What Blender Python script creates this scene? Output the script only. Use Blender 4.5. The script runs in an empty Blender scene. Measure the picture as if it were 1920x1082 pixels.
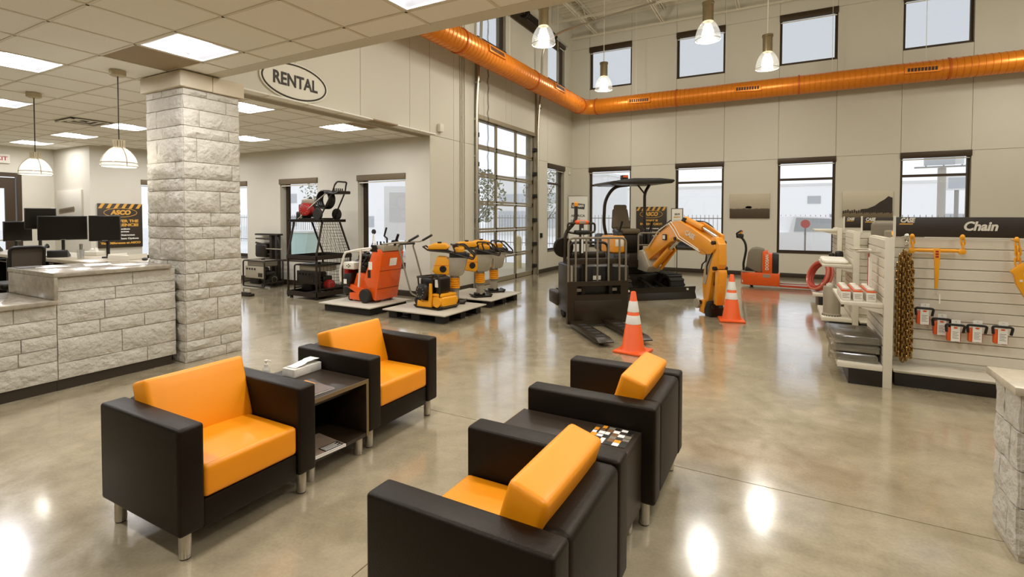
import bpy, bmesh, math, random
from mathutils import Vector, Matrix
S = bpy.context.scene
COL = S.collection
rad = math.radians
rnd = random.Random(11)
PI = math.pi

# ---------------------------------------------------------------- camera
def make_camera():
    yaw, pitch, roll = 0.4988, 0.0266, 0.0016
    cy, sy, cp, sp = math.cos(yaw), math.sin(yaw), math.cos(pitch), math.sin(pitch)
    f = Vector((-sy * cp, cy * cp, -sp)); r = Vector((cy, sy, 0)); u = r.cross(f)
    c, s = math.cos(roll), math.sin(roll)
    r2 = c * r + s * u; u2 = -s * r + c * u
    m = Matrix(((r2.x, u2.x, -f.x, 0), (r2.y, u2.y, -f.y, 0), (r2.z, u2.z, -f.z, 1.58), (0, 0, 0, 1)))
    cd = bpy.data.cameras.new('camera')
    cd.sensor_fit = 'HORIZONTAL'; cd.sensor_width = 36.0
    cd.lens = 942.0 / 1920.0 * 36.0
    cd.shift_y = -(541.0 - 432.0) / 1920.0
    cd.clip_start = 0.05; cd.clip_end = 400
    o = bpy.data.objects.new('camera', cd); COL.objects.link(o); o.matrix_world = m
    S.camera = o
make_camera()

# ---------------------------------------------------------------- world (bright overcast) and exposure
SKY = 1.0
w = bpy.data.worlds.new('overcast_sky'); S.world = w; w.use_nodes = True
bg = w.node_tree.nodes['Background']
bg.inputs[0].default_value = (0.93, 0.955, 1.0, 1); bg.inputs[1].default_value = SKY
S.view_settings.view_transform = 'Standard'
S.view_settings.look = 'None'
S.view_settings.gamma = 1.0
S.view_settings.use_curve_mapping = False
S.view_settings.exposure = 0.36
S.cycles.use_denoising = True
S.cycles.max_bounces = 8
S.cycles.diffuse_bounces = 4
S.cycles.transparent_max_bounces = 16
S.cycles.sample_clamp_indirect = 6.0
S.cycles.caustics_reflective = False
S.cycles.caustics_refractive = False
TROFFER = 64.0      # emission of the ceiling light panels
HIGHBAY = 100.0     # watts of each high bay lamp (downward)
HIGHBAY_UP = 44.0   # and of its light through the clear bell
PENDANT = 4.5

# ---------------------------------------------------------------- materials
def lin(c):
    return tuple(((x / 255.0) / 12.92 if x / 255.0 <= 0.04045 else ((x / 255.0 + 0.055) / 1.055) ** 2.4) for x in c[:3])
MATS = {}
def mat(name, rgb, rough=0.5, metal=0.0, var=0.0, scale=6.0, bump=0.0, bscale=40.0, spec=0.5, coat=0.0, stretch=None, rvar=0.0, bdist=0.01):
    if name in MATS: return MATS[name]
    m = bpy.data.materials.new(name); m.use_nodes = True
    nt = m.node_tree; b = nt.nodes['Principled BSDF']
    col = lin(rgb) + (1,)
    b.inputs['Base Color'].default_value = col
    b.inputs['Roughness'].default_value = rough
    b.inputs['Metallic'].default_value = metal
    b.inputs['Specular IOR Level'].default_value = spec
    if coat: b.inputs['Coat Weight'].default_value = coat; b.inputs['Coat Roughness'].default_value = 0.08
    if var or bump or rvar:
        tc = nt.nodes.new('ShaderNodeTexCoord'); mp = nt.nodes.new('ShaderNodeMapping')
        nt.links.new(tc.outputs['Object'], mp.inputs[0])
        if stretch: mp.inputs['Scale'].default_value = stretch
        n = nt.nodes.new('ShaderNodeTexNoise'); n.inputs['Scale'].default_value = scale; n.inputs['Detail'].default_value = 6
        nt.links.new(mp.outputs[0], n.inputs['Vector'])
        if var:
            mx = nt.nodes.new('ShaderNodeMix'); mx.data_type = 'RGBA'
            mx.inputs['A'].default_value = tuple(max(0, c * (1 - var)) for c in col[:3]) + (1,)
            mx.inputs['B'].default_value = tuple(min(1, c * (1 + var)) for c in col[:3]) + (1,)
            nt.links.new(n.outputs['Fac'], mx.inputs['Factor']); nt.links.new(mx.outputs['Result'], b.inputs['Base Color'])
        if rvar:
            mr = nt.nodes.new('ShaderNodeMapRange'); mr.inputs['To Min'].default_value = max(0, rough - rvar); mr.inputs['To Max'].default_value = rough + rvar
            nt.links.new(n.outputs['Fac'], mr.inputs['Value']); nt.links.new(mr.outputs['Result'], b.inputs['Roughness'])
        if bump:
            n2 = nt.nodes.new('ShaderNodeTexNoise'); n2.inputs['Scale'].default_value = bscale; n2.inputs['Detail'].default_value = 8
            nt.links.new(mp.outputs[0], n2.inputs['Vector'])
            bp = nt.nodes.new('ShaderNodeBump'); bp.inputs['Strength'].default_value = bump; bp.inputs['Distance'].default_value = bdist
            nt.links.new(n2.outputs['Fac'], bp.inputs['Height']); nt.links.new(bp.outputs['Normal'], b.inputs['Normal'])
    MATS[name] = m
    return m
def emit(name, rgb, strength):
    if name in MATS: return MATS[name]
    m = bpy.data.materials.new(name); m.use_nodes = True; nt = m.node_tree
    b = nt.nodes['Principled BSDF']; b.inputs['Base Color'].default_value = lin(rgb) + (1,)
    b.inputs['Emission Color'].default_value = lin(rgb) + (1,); b.inputs['Emission Strength'].default_value = strength
    MATS[name] = m; return m
def glassy(name, tint=(250, 252, 255), gloss=0.08, rough=0.02, diff=0.0, mixc=(235, 235, 230)):
    """thin sheet: transparent body with a glossy film (and an optional milky share)"""
    if name in MATS: return MATS[name]
    m = bpy.data.materials.new(name); m.use_nodes = True; nt = m.node_tree; nt.nodes.clear()
    out = nt.nodes.new('ShaderNodeOutputMaterial')
    t = nt.nodes.new('ShaderNodeBsdfTransparent'); t.inputs[0].default_value = lin(tint) + (1,)
    g = nt.nodes.new('ShaderNodeBsdfGlossy'); g.inputs['Roughness'].default_value = rough
    mx = nt.nodes.new('ShaderNodeMixShader'); mx.inputs[0].default_value = gloss
    nt.links.new(t.outputs[0], mx.inputs[1]); nt.links.new(g.outputs[0], mx.inputs[2])
    last = mx
    if diff:
        d = nt.nodes.new('ShaderNodeBsdfDiffuse'); d.inputs[0].default_value = lin(mixc) + (1,)
        tr = nt.nodes.new('ShaderNodeBsdfTranslucent'); tr.inputs[0].default_value = lin(mixc) + (1,)
        a = nt.nodes.new('ShaderNodeMixShader'); a.inputs[0].default_value = 0.5
        nt.links.new(d.outputs[0], a.inputs[1]); nt.links.new(tr.outputs[0], a.inputs[2])
        m2 = nt.nodes.new('ShaderNodeMixShader'); m2.inputs[0].default_value = diff
        nt.links.new(mx.outputs[0], m2.inputs[1]); nt.links.new(a.outputs[0], m2.inputs[2]); last = m2
    nt.links.new(last.outputs[0], out.inputs[0])
    MATS[name] = m; return m

WALLC = (204, 198, 181)
m_wall = mat('painted_wall', WALLC, 0.6, var=0.03, scale=1.5)
m_panel = mat('wall_panel_paint', WALLC, 0.55, var=0.025, scale=0.8)
m_gap = mat('panel_joint', (150, 140, 118), 0.8)
m_ceil = mat('ceiling_tile_mineral', (238, 236, 228), 0.9, var=0.05, scale=60, bump=0.15, bscale=220)
m_tee = mat('ceiling_grid_metal', (214, 206, 186), 0.5)
m_deck = mat('roof_deck_paint', (208, 200, 178), 0.6, var=0.03)
m_frame = mat('bronze_frame', (62, 48, 30), 0.45, 0.3)
m_blind = mat('blind_valance', (104, 88, 62), 0.6)
m_base = mat('rubber_baseboard', (48, 36, 20), 0.5)
m_glass = glassy('window_glass', gloss=0.05)
m_glass_hi = glassy('tinted_glass', (224, 226, 227), gloss=0.05)
m_black = mat('black_plastic', (22, 17, 10), 0.45)
m_dark = mat('dark_steel', (34, 27, 17), 0.4, 0.4, var=0.2, scale=12)
m_blkpaint = mat('black_paint', (24, 18, 10), 0.32, var=0.15, scale=8)
m_rubber = mat('tyre_rubber', (30, 25, 18), 0.8, var=0.2, scale=20)
m_steel = mat('brushed_steel', (190, 184, 170), 0.3, 0.9, var=0.08, scale=30)
m_chrome = mat('chrome', (220, 218, 210), 0.12, 1.0)
m_alu = mat('aluminium', (176, 168, 148), 0.35, 0.7, var=0.05)
m_white = mat('white_paint', (222, 216, 200), 0.45)
m_paper = mat('white_paper', (232, 228, 216), 0.8)
m_grey = mat('grey_plastic', (120, 110, 92), 0.5, var=0.06)
m_ltgrey = mat('light_grey_casting', (160, 150, 130), 0.45, 0.2, var=0.08, scale=10)
m_orange = mat('safety_orange', (236, 92, 20), 0.42, var=0.04)
m_dkorange = mat('machine_orange', (226, 88, 14), 0.38, var=0.06, scale=4, coat=0.3)
m_yellow = mat('machine_yellow', (236, 160, 20), 0.4, var=0.05, scale=5)
m_amber = mat('excavator_amber', (230, 150, 34), 0.36, var=0.06, scale=4, coat=0.3)
m_red = mat('engine_red', (165, 30, 25), 0.35, var=0.1)
m_leather = mat('black_leather', (9, 4, 1), 0.47, spec=0.30, var=0.15, scale=14, bump=0.12, bscale=160)
m_leather.node_tree.nodes['Principled BSDF'].inputs['Specular Tint'].default_value = (1.0, 0.86, 0.66, 1)
m_seat = mat('orange_vinyl', (240, 148, 6), 0.42, var=0.03, scale=3, bump=0.04, bscale=120)
m_wood = mat('dark_wood_laminate', (44, 32, 19), 0.4, var=0.45, scale=10, stretch=(1.0, 14.0, 14.0))
m_ink = mat('dark_print', (48, 38, 26), 0.6)
m_reflect = mat('reflective_tape', (226, 222, 212), 0.3)

# ---------------------------------------------------------------- mesh helpers
class MB:
    def __init__(s): s.v = []; s.f = []
    def add(s, vs, fs):
        o = len(s.v); s.v += [Vector(p) for p in vs]; s.f += [tuple(i + o for i in q) for q in fs]; return s
    def box(s, a, b):
        x0, y0, z0 = (min(a[i], b[i]) for i in range(3)); x1, y1, z1 = (max(a[i], b[i]) for i in range(3))
        return s.add([(x0,y0,z0),(x1,y0,z0),(x1,y1,z0),(x0,y1,z0),(x0,y0,z1),(x1,y0,z1),(x1,y1,z1),(x0,y1,z1)],
                     [(0,3,2,1),(4,5,6,7),(0,1,5,4),(1,2,6,5),(2,3,7,6),(3,0,4,7)])
    def rbox(s, a, b, r=0.01, seg=2, mtx=None):
        bm = bmesh.new(); bmesh.ops.create_cube(bm, size=1.0)
        c = [(a[i] + b[i]) / 2 for i in range(3)]; d = [abs(b[i] - a[i]) for i in range(3)]
        for v in bm.verts: v.co = Vector((c[0] + v.co.x * d[0], c[1] + v.co.y * d[1], c[2] + v.co.z * d[2]))
        r = min(r, min(d) * 0.45)
        bmesh.ops.bevel(bm, geom=bm.edges[:], offset=r, segments=seg, profile=0.5, affect='EDGES')
        if mtx is not None: bm.transform(mtx)
        bm.verts.index_update()
        s.add([v.co.copy() for v in bm.verts], [tuple(v.index for v in f.verts) for f in bm.faces]); bm.free(); return s
    def cyl(s, p, q, r, r2=None, n=16, cap=True):
        p = Vector(p); q = Vector(q); r2 = r if r2 is None else r2
        d = (q - p).normalized(); a = d.orthogonal().normalized(); b = d.cross(a)
        vs = []; fs = []
        for k in range(n):
            t = 2 * PI * k / n; e = a * math.cos(t) + b * math.sin(t)
            vs += [p + e * r, q + e * r2]
        for k in range(n):
            j = (k + 1) % n; fs.append((2*k, 2*j, 2*j+1, 2*k+1))
        if cap: fs.append(tuple(2*k for k in reversed(range(n)))); fs.append(tuple(2*k+1 for k in range(n)))
        return s.add(vs, fs)
    def tube(s, pts, r, n=8, closed=False):
        pts = [Vector(p) for p in pts]; m = len(pts); vs = []; fs = []
        prev = None
        for i in range(m):
            if closed: t = (pts[(i+1) % m] - pts[i-1])
            elif i == 0: t = pts[1] - pts[0]
            elif i == m-1: t = pts[-1] - pts[-2]
            else: t = (pts[i+1] - pts[i]).normalized() + (pts[i] - pts[i-1]).normalized()
            t = t.normalized()
            if prev is None: a = t.orthogonal().normalized()
            else:
                a = prev - t * prev.dot(t)
                a = a.normalized() if a.length > 1e-6 else t.orthogonal().normalized()
            prev = a; b = t.cross(a); rr = r[i] if isinstance(r, (list, tuple)) else r
            for k in range(n):
                w_ = 2 * PI * k / n; vs.append(pts[i] + (a * math.cos(w_) + b * math.sin(w_)) * rr)
        for i in range(m if closed else m - 1):
            j = (i + 1) % m
            for k in range(n):
                l = (k + 1) % n; fs.append((i*n+k, i*n+l, j*n+l, j*n+k))
        if not closed: fs.append(tuple(reversed(range(n)))); fs.append(tuple((m-1)*n + k for k in range(n)))
        return s.add(vs, fs)
    def lathe(s, prof, n=24, c=(0, 0, 0), axis='z', mtx=None):
        """prof: list of (r, h)"""
        vs = []; fs = []; m = len(prof)
        for (r, h) in prof:
            for k in range(n):
                t = 2 * PI * k / n; x, y = r * math.cos(t), r * math.sin(t)
                p = {'z': (x, y, h), 'x': (h, x, y), 'y': (x, h, y)}[axis]
                p = Vector(p)
                if mtx is not None: p = mtx @ p
                vs.append(p + Vector(c))
        for i in range(m - 1):
            for k in range(n):
                l = (k + 1) % n; fs.append((i*n+k, i*n+l, (i+1)*n+l, (i+1)*n+k))
        if prof[0][0] > 1e-5: fs.append(tuple(reversed(range(n))))
        if prof[-1][0] > 1e-5: fs.append(tuple((m-1)*n + k for k in range(n)))
        return s.add(vs, fs)
    def prism(s, poly, axis, a, b):
        """polygon (2D) extruded along an axis from a to b. axis x: (y,z), y: (x,z), z: (x,y)"""
        n = len(poly)
        def P(u, v, t): return {'x': (t, u, v), 'y': (u, t, v), 'z': (u, v, t)}[axis]
        vs = [P(u, v, a) for u, v in poly] + [P(u, v, b) for u, v in poly]
        fs = [tuple(range(n)), tuple(reversed(range(n, 2*n)))] + [(i, i+n, (i+1) % n + n, (i+1) % n) for i in range(n)]
        return s.add(vs, fs)
    def sph(s, c, r, n=16, m=10):
        if not isinstance(r, (tuple, list)): r = (r, r, r)
        vs = []; fs = []
        for i in range(m + 1):
            ph = PI * i / m
            for k in range(n):
                t = 2 * PI * k / n
                vs.append((c[0] + r[0]*math.sin(ph)*math.cos(t), c[1] + r[1]*math.sin(ph)*math.sin(t), c[2] + r[2]*math.cos(ph)))
        for i in range(m):
            for k in range(n):
                l = (k + 1) % n; fs.append((i*n+k, (i+1)*n+k, (i+1)*n+l, i*n+l))
        return s.add(vs, fs)
    def ring(s, c, R_, r, axis='z', n=24, m=8):
        pts = []
        for k in range(n):
            t = 2 * PI * k / n; x, y = R_ * math.cos(t), R_ * math.sin(t)
            p = {'z': (x, y, 0), 'x': (0, x, y), 'y': (x, 0, y)}[axis]
            pts.append(Vector(c) + Vector(p))
        return s.tube(pts, r, m, closed=True)
    def xf(s, mtx, start=0):
        for i in range(start, len(s.v)): s.v[i] = mtx @ s.v[i]
        return s
    def mesh(s, name, material, bevel=0.0, seg=2, smooth=True):
        me = bpy.data.meshes.new(name); me.from_pydata([tuple(p) for p in s.v], [], s.f)
        bm = bmesh.new(); bm.from_mesh(me)
        bmesh.ops.remove_doubles(bm, verts=bm.verts, dist=1e-6)
        bmesh.ops.recalc_face_normals(bm, faces=bm.faces)
        if bevel:
            es = [e for e in bm.edges if len(e.link_faces) == 2 and e.calc_face_angle(0) > 0.5]
            bmesh.ops.bevel(bm, geom=es, offset=bevel, segments=seg, profile=0.5, affect='EDGES', clamp_overlap=True)
        bm.to_mesh(me); bm.free()
        if smooth:
            for p in me.polygons: p.use_smooth = True
            me.set_sharp_from_angle(angle=0.65)
        if material: me.materials.append(material)
        return me
    def build(s, name, material, parent=None, bevel=0.0, seg=2, smooth=True, loc=None, rot=None):
        o = bpy.data.objects.new(name, s.mesh(name, material, bevel, seg, smooth)); COL.objects.link(o)
        if parent: o.parent = parent
        if loc: o.location = loc
        if rot: o.rotation_euler = rot
        return o
def tag(o, label=None, cat=None, group=None, kind=None):
    if label: o['label'] = label
    if cat: o['category'] = cat
    if group: o['group'] = group
    if kind: o['kind'] = kind
    return o
def thing(name, loc=(0, 0, 0), rz=0.0, label=None, cat=None, group=None, kind=None, parent=None):
    o = bpy.data.objects.new(name, None); COL.objects.link(o); o.empty_display_size = 0.1
    o.location = loc; o.rotation_euler = (0, 0, rz)
    if parent: o.parent = parent
    return tag(o, label, cat, group, kind)
def share(name, me, parent, loc, rot=None, scale=None):
    o = bpy.data.objects.new(name, me); COL.objects.link(o); o.location = loc
    if parent: o.parent = parent
    if rot: o.rotation_euler = rot
    if scale: o.scale = scale
    return o
def copy_tree(o, parent=None):
    c = o.copy(); COL.objects.link(c); c.parent = parent
    for ch in list(o.children): copy_tree(ch, c)
    return c
def text(name, body, size, material, parent, loc, rot, shear=0.0, bold=0.0, ext=0.002, align='CENTER', width=None, spacing=1.0):
    cu = bpy.data.curves.new(name, 'FONT'); cu.body = body; cu.size = size; cu.shear = shear; cu.offset = bold
    cu.extrude = ext; cu.align_x = align; cu.align_y = 'CENTER'; cu.resolution_u = 3; cu.space_character = spacing
    tmp = bpy.data.objects.new(name, cu); COL.objects.link(tmp)
    dg = bpy.context.evaluated_depsgraph_get()
    me = bpy.data.meshes.new_from_object(tmp.evaluated_get(dg)); me.name = name
    bpy.data.objects.remove(tmp); bpy.data.curves.remove(cu)
    if width and len(me.vertices):
        xs = [v.co.x for v in me.vertices]; k = width / max(1e-6, max(xs) - min(xs))
        for v in me.vertices: v.co.x *= k
    me.materials.clear(); me.materials.append(material)
    return share(name, me, parent, loc, rot)
RX = (PI/2, 0, 0)            # text on a face looking to -Y
RXL = (PI/2, 0, PI/2)        # text on a face looking to +X
def arc(cx, cy, r, a0, a1, n=8):
    return [(cx + r * math.cos(rad(a0 + (a1 - a0) * i / n)), cy + r * math.sin(rad(a0 + (a1 - a0) * i / n))) for i in range(n + 1)]
def fillet(pts, r, n=5):
    """round the inner corners of a 3D polyline"""
    pts = [Vector(p) for p in pts]; out = [pts[0]]
    for i in range(1, len(pts) - 1):
        a, b, c = pts[i-1], pts[i], pts[i+1]
        d1 = (a - b); d2 = (c - b); k = min(r, d1.length * 0.49, d2.length * 0.49)
        p = b + d1.normalized() * k; q = b + d2.normalized() * k
        for j in range(n + 1):
            t = j / n; out.append((1-t)**2 * p + 2*t*(1-t) * b + t*t * q)
    out.append(pts[-1]); return out
# ================================================================ THE ROOM
XL, YF, ZR, ZC = -6.03, 15.08, 7.7, 3.14     # left wall, far wall, roof, low ceiling
XO, YA, XB, YB = -15.2, 7.76, -13.42, 5.27   # office left wall, alcove wall, boxed-out wall
YE = 3.44                                    # edge of the low ceiling
XR, YN = 6.6, -4.5                           # right wall, rear wall

# ---- polished concrete floor: slabs with saw-cut joints
def concrete():
    m = bpy.data.materials.new('polished_concrete'); m.use_nodes = True; nt = m.node_tree; b = nt.nodes['Principled BSDF']
    g = nt.nodes.new('ShaderNodeNewGeometry')
    def noise(sc, det, dist=0.0):
        n = nt.nodes.new('ShaderNodeTexNoise'); n.inputs['Scale'].default_value = sc; n.inputs['Detail'].default_value = det
        n.inputs['Distortion'].default_value = dist; nt.links.new(g.outputs['Position'], n.inputs['Vector']); return n
    n1, n2, n3 = noise(0.9, 8, 1.2), noise(7, 8, 0.4), noise(60, 4)
    r1 = nt.nodes.new('ShaderNodeValToRGB'); cr = r1.color_ramp
    cr.elements[0].position = 0.33; cr.elements[0].color = lin((142, 128, 101)) + (1,)
    cr.elements[1].position = 0.72; cr.elements[1].color = lin((172, 158, 130)) + (1,)
    e = cr.elements.new(0.5); e.color = lin((158, 145, 117)) + (1,)
    nt.links.new(n1.outputs['Fac'], r1.inputs[0])
    mx = nt.nodes.new('ShaderNodeMix'); mx.data_type = 'RGBA'; mx.blend_type = 'OVERLAY'; mx.inputs['Factor'].default_value = 0.28
    nt.links.new(r1.outputs[0], mx.inputs['A']); nt.links.new(n2.outputs['Fac'], mx.inputs['B'])
    m3 = nt.nodes.new('ShaderNodeMix'); m3.data_type = 'RGBA'; m3.blend_type = 'OVERLAY'; m3.inputs['Factor'].default_value = 0.18
    nt.links.new(mx.outputs['Result'], m3.inputs['A']); nt.links.new(n3.outputs['Fac'], m3.inputs['B'])
    nt.links.new(m3.outputs['Result'], b.inputs['Base Color'])
    mr = nt.nodes.new('ShaderNodeMapRange'); mr.inputs['From Min'].default_value = 0.3; mr.inputs['From Max'].default_value = 0.7
    mr.inputs['To Min'].default_value = 0.12; mr.inputs['To Max'].default_value = 0.26
    nt.links.new(n2.outputs['Fac'], mr.inputs['Value']); nt.links.new(mr.outputs[0], b.inputs['Roughness'])
    b.inputs['Specular IOR Level'].default_value = 0.5
    b.inputs['Coat Weight'].default_value = 0.85; b.inputs['Coat Roughness'].default_value = 0.11; b.inputs['Coat IOR'].default_value = 1.55
    bp = nt.nodes.new('ShaderNodeBump'); bp.inputs['Strength'].default_value = 0.03; bp.inputs['Distance'].default_value = 0.02
    nt.links.new(n2.outputs['Fac'], bp.inputs['Height']); nt.links.new(bp.outputs[0], b.inputs['Normal'])
    return m
m_conc = concrete()
m_joint = mat('joint_filler', (176, 162, 132), 0.7)
floor = MB().box((XO - 0.3, YN - 0.3, -0.2), (XR + 0.3, YF + 0.3, -0.006)).build('floor', m_joint); tag(floor, kind='structure')
fx = [XO, -10.85, XL, -1.65, 2.9, XR]; fy = [YN, -1.3, 3.265, 8.2, YF]
for i in range(len(fx) - 1):
    for j in range(len(fy) - 1):
        if fx[i+1] <= XL + 0.01 and fy[j] > YA: continue
        y1 = min(fy[j+1], YA) if fx[i+1] <= XL + 0.01 else fy[j+1]
        MB().box((fx[i] + 0.003, fy[j] + 0.003, -0.1), (fx[i+1] - 0.003, y1 - 0.003, 0)).build('floor_slab', m_conc, floor)

# ---- panelled walls with window openings
def P3(axis, c, u, z, off=0.0):
    """axis 'y': wall lies in plane y=c (u is x); axis 'x': plane x=c (u is y)"""
    return (u, c + off, z) if axis == 'y' else (c + off, u, z)
def sub_intervals(lo, hi, cuts):
    out = [(lo, hi)]
    for a, b in cuts:
        nxt = []
        for p, q in out:
            if b <= p or a >= q: nxt.append((p, q)); continue
            if a > p: nxt.append((p, a))
            if b < q: nxt.append((b, q))
        out = nxt
    return out
def wall(name, axis, c, out, u0, u1, z0, z1, holes=(), seams_u=(), seams_z=(), thick=0.28, panels=True, gap=0.004):
    """out: +1/-1 direction (away from the room) along the wall's normal axis; room face at c"""
    us = sorted({u0, u1} | {h[0] for h in holes} | {h[1] for h in holes})
    mb = MB()
    pt = 0.012 if panels else 0.0
    for a, b in zip(us[:-1], us[1:]):
        cuts = [(h[2], h[3]) for h in holes if h[0] < (a + b) / 2 < h[1]]
        for p, q in sub_intervals(z0, z1, cuts):
            mb.box(P3(axis, c, a, p, out * pt), P3(axis, c, b, q, out * thick))
    w_ = mb.build(name, m_gap if panels else m_wall, smooth=False); tag(w_, kind='structure')
    if panels:
        ps = sorted({u0, u1} | {h[0] for h in holes} | {h[1] for h in holes} | set(seams_u))
        for a, b in zip(ps[:-1], ps[1:]):
            cuts = [(h[2], h[3]) for h in holes if h[0] < (a + b) / 2 < h[1]]
            for p, q in sub_intervals(z0, z1, cuts):
                zz = [p] + [s for s in seams_z if p + 0.05 < s < q - 0.05] + [q]
                for e, f in zip(zz[:-1], zz[1:]):
                    MB().box(P3(axis, c, a + gap, e + gap * (e > z0)), P3(axis, c, b - gap, f - gap * (f < z1), out * (pt + 0.01))).build('wall_panel', m_panel, w_, smooth=False)
    return w_
WF = [(-5.45, -4.13), (-2.82, -1.53), (-0.20, 1.085), (2.40, 3.69)]
holesF = [(a, b, 0.66, 3.12) for a, b in WF] + [(a, b, 5.58, 6.86) for a, b in WF]
wall('wall_far', 'y', YF, 1, XL - 0.3, XR + 0.2, 0, ZR, holesF, seams_u=[5.0], seams_z=[3.12, 6.86])
DY0, DY1, DZ = 9.40, 12.37, 3.79
holesL = [(DY0, DY1, 0, DZ), (13.2, 14.45, 0.6, 3.12), (9.45, 10.75, 5.58, 6.86), (13.2, 14.45, 5.58, 6.86)]
wall('wall_left', 'x', XL, -1, YA + 0.004, YF + 0.01, 0, ZR, holesL, seams_u=[8.55, 9.40, 11.05, 12.37], seams_z=[3.16])
wall('wall_fascia', 'x', XL, -1, YE - 0.1, YA, ZC - 0.01, ZR, [], seams_u=[4.75, 5.97, 7.18], thick=0.2)
holesA = [(-10.42, -9.16, 0.57, 2.44), (-7.93, -6.64, 0.57, 2.44), (-12.95, -11.66, 0.57, 2.44)]
wall('wall_alcove', 'y', YA, 1, XB, XL - 0.28, 0, ZC + 0.2, holesA, thick=0.28, panels=False)
wall('wall_office_side', 'x', XB, -1, YB + 0.28, YA + 0.28, 0, ZC + 0.2, [(6.27, 7.45, 0.57, 2.44)], thick=0.28, panels=False)
wall('wall_office_front', 'y', YB, 1, XO - 0.2, XB, 0, ZC + 0.2, [], thick=0.28, panels=False)
wall('wall_office_left', 'x', XO, -1, YN, YB, 0, ZC + 0.2, [(3.55, 4.69, 0, 2.55)], thick=0.28, panels=False)
wall('wall_rear', 'y', YN, -1, XO - 0.2, XR + 0.2, 0, ZC + 0.2, [], thick=0.2, panels=False)
wall('wall_right', 'x', XR, 1, YN, YF, 0, ZR, [], thick=0.2, panels=False)

tag(MB().box((XL - 0.28, YA, 0), (XL, YA + 0.004, ZC + 0.02)).build('trim_1', m_panel, smooth=False), kind='structure')
# ---- baseboards
def baseboard(name, mb): tag(mb.build(name, m_base, bevel=0.004), kind='structure')
baseboard('baseboard_far', MB().box((XL, YF - 0.014, 0), (XR, YF, 0.115)))
baseboard('baseboard_left', MB().box((XL, YA + 0.02, 0), (XL + 0.014, DY0 - 0.12, 0.115)).box((XL, DY1 + 0.14, 0), (XL + 0.014, YF - 0.015, 0.115)))
baseboard('baseboard_alcove', MB().box((XB, YA - 0.014, 0), (XL, YA, 0.115)))
baseboard('baseboard_office', MB().box((XO, YB - 0.014, 0), (XB, YB, 0.115)).box((XB, YB, 0), (XB + 0.014, YA - 0.02, 0.115)))

# ---- windows
WN = [0]
def window(axis, c, out, u0, u1, z0, z1, transom=None, inset=0.09, fw=0.055, valance=0.13, proud=0.03):
    WN[0] += 1
    t = thing('window_%d' % WN[0], P3(axis, c, (u0 + u1) / 2, z0), kind='structure')
    L = Vector(t.location)
    def bx(mb, a, b, za, zb, o0, o1):
        p = Vector(P3(axis, c, a, za, o0)) - L; q = Vector(P3(axis, c, b, zb, o1)) - L; return mb.box(p, q)
    i0, i1 = out * inset, out * (inset + 0.07)
    f = MB()
    bx(f, u0, u0 + fw, z0, z1, i0, i1); bx(f, u1 - fw, u1, z0, z1, i0, i1)
    bx(f, u0 + fw, u1 - fw, z0, z0 + fw, i0, i1); bx(f, u0 + fw, u1 - fw, z1 - fw, z1, i0, i1)
    f.build('window_frame', m_frame, t, smooth=False)
    zs = [z0 + fw, z1 - fw]
    if transom:
        bx(MB(), u0 + fw, u1 - fw, transom - 0.03, transom + 0.03, i0, i1).build('transom', m_frame, t, smooth=False); zs = [z0 + fw, transom - 0.03, transom + 0.03, z1 - fw]
    for k in range(0, len(zs), 2):
        bx(MB(), u0 + fw, u1 - fw, zs[k], zs[k+1], out * (inset + 0.03), out * (inset + 0.036)).build('pane', m_glass_hi if z0 > 5 else m_glass, t, smooth=False)
    bx(MB(), u0 - 0.01, u1 + 0.01, z1 - valance, z1 + 0.012, -out * proud, out * 0.05).build('blind_valance', m_blind if inset > 0.12 else m_frame, t, bevel=0.004)
    bx(MB(), u0 + 0.02, u1 - 0.02, z1 - valance - 0.045, z1 - valance - 0.02, out * 0.02, out * 0.03).build('blind_rail', m_white, t, smooth=False)
    bx(MB(), u0, u1, z0 - 0.02, z0 + 0.001, -out * 0.012, out * inset).build('window_sill', m_frame, t, smooth=False)
    return t
for a, b in WF:
    window('y', YF, 1, a, b, 0.66, 3.12, transom=2.58)
for a, b in WF:
    window('y', YF, 1, a, b, 5.58, 6.86, valance=0.15)
window('x', XL, -1, 13.2, 14.45, 0.6, 3.12, transom=2.58, inset=0.12)
window('x', XL, -1, 9.45, 10.75, 5.58, 6.86, valance=0.15)
window('x', XL, -1, 13.2, 14.45, 5.58, 6.86, valance=0.15)
for h in holesA: window('y', YA, 1, *h[:2], 0.57, 2.44, inset=0.16, fw=0.075, valance=0.11)
window('x', XB, -1, 6.27, 7.45, 0.57, 2.44, inset=0.16, fw=0.075, valance=0.11)

# ---- glazed sectional door, six sections of three panes
d = thing('door_1', (XL, (DY0 + DY1) / 2, 0), kind='structure')
m_rail = mat('door_rail_aluminium', (150, 138, 112), 0.4, 0.5, var=0.05)
hw = (DY1 - DY0) / 2; nrow = 6; sh = DZ / nrow
for r_ in range(nrow):
    z0, z1 = r_ * sh + 0.012, (r_ + 1) * sh - 0.002
    sec = MB()
    for ya, yb in ((-hw, -hw + 0.07), (hw - 0.07, hw), (-hw / 3 - 0.03, -hw / 3 + 0.03), (hw / 3 - 0.03, hw / 3 + 0.03)):
        sec.box((-0.10, ya, z0), (-0.05, yb, z1))
    for za, zb in ((z0, z0 + (0.11 if r_ == 0 else 0.045)), (z1 - 0.045, z1)): sec.box((-0.10, -hw, za), (-0.05, hw, zb))
    so = sec.build('door_section', m_rail, d, smooth=False)
    for k in range(3):
        ya = (-hw + 0.07, -hw / 3 + 0.03, hw / 3 + 0.03)[k]; yb = (-hw / 3 - 0.03, hw / 3 - 0.03, hw - 0.07)[k]
        MB().box((-0.078, ya, z0 + (0.11 if r_ == 0 else 0.045)), (-0.072, yb, z1 - 0.045)).build('pane', m_glass, so, smooth=False)
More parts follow.
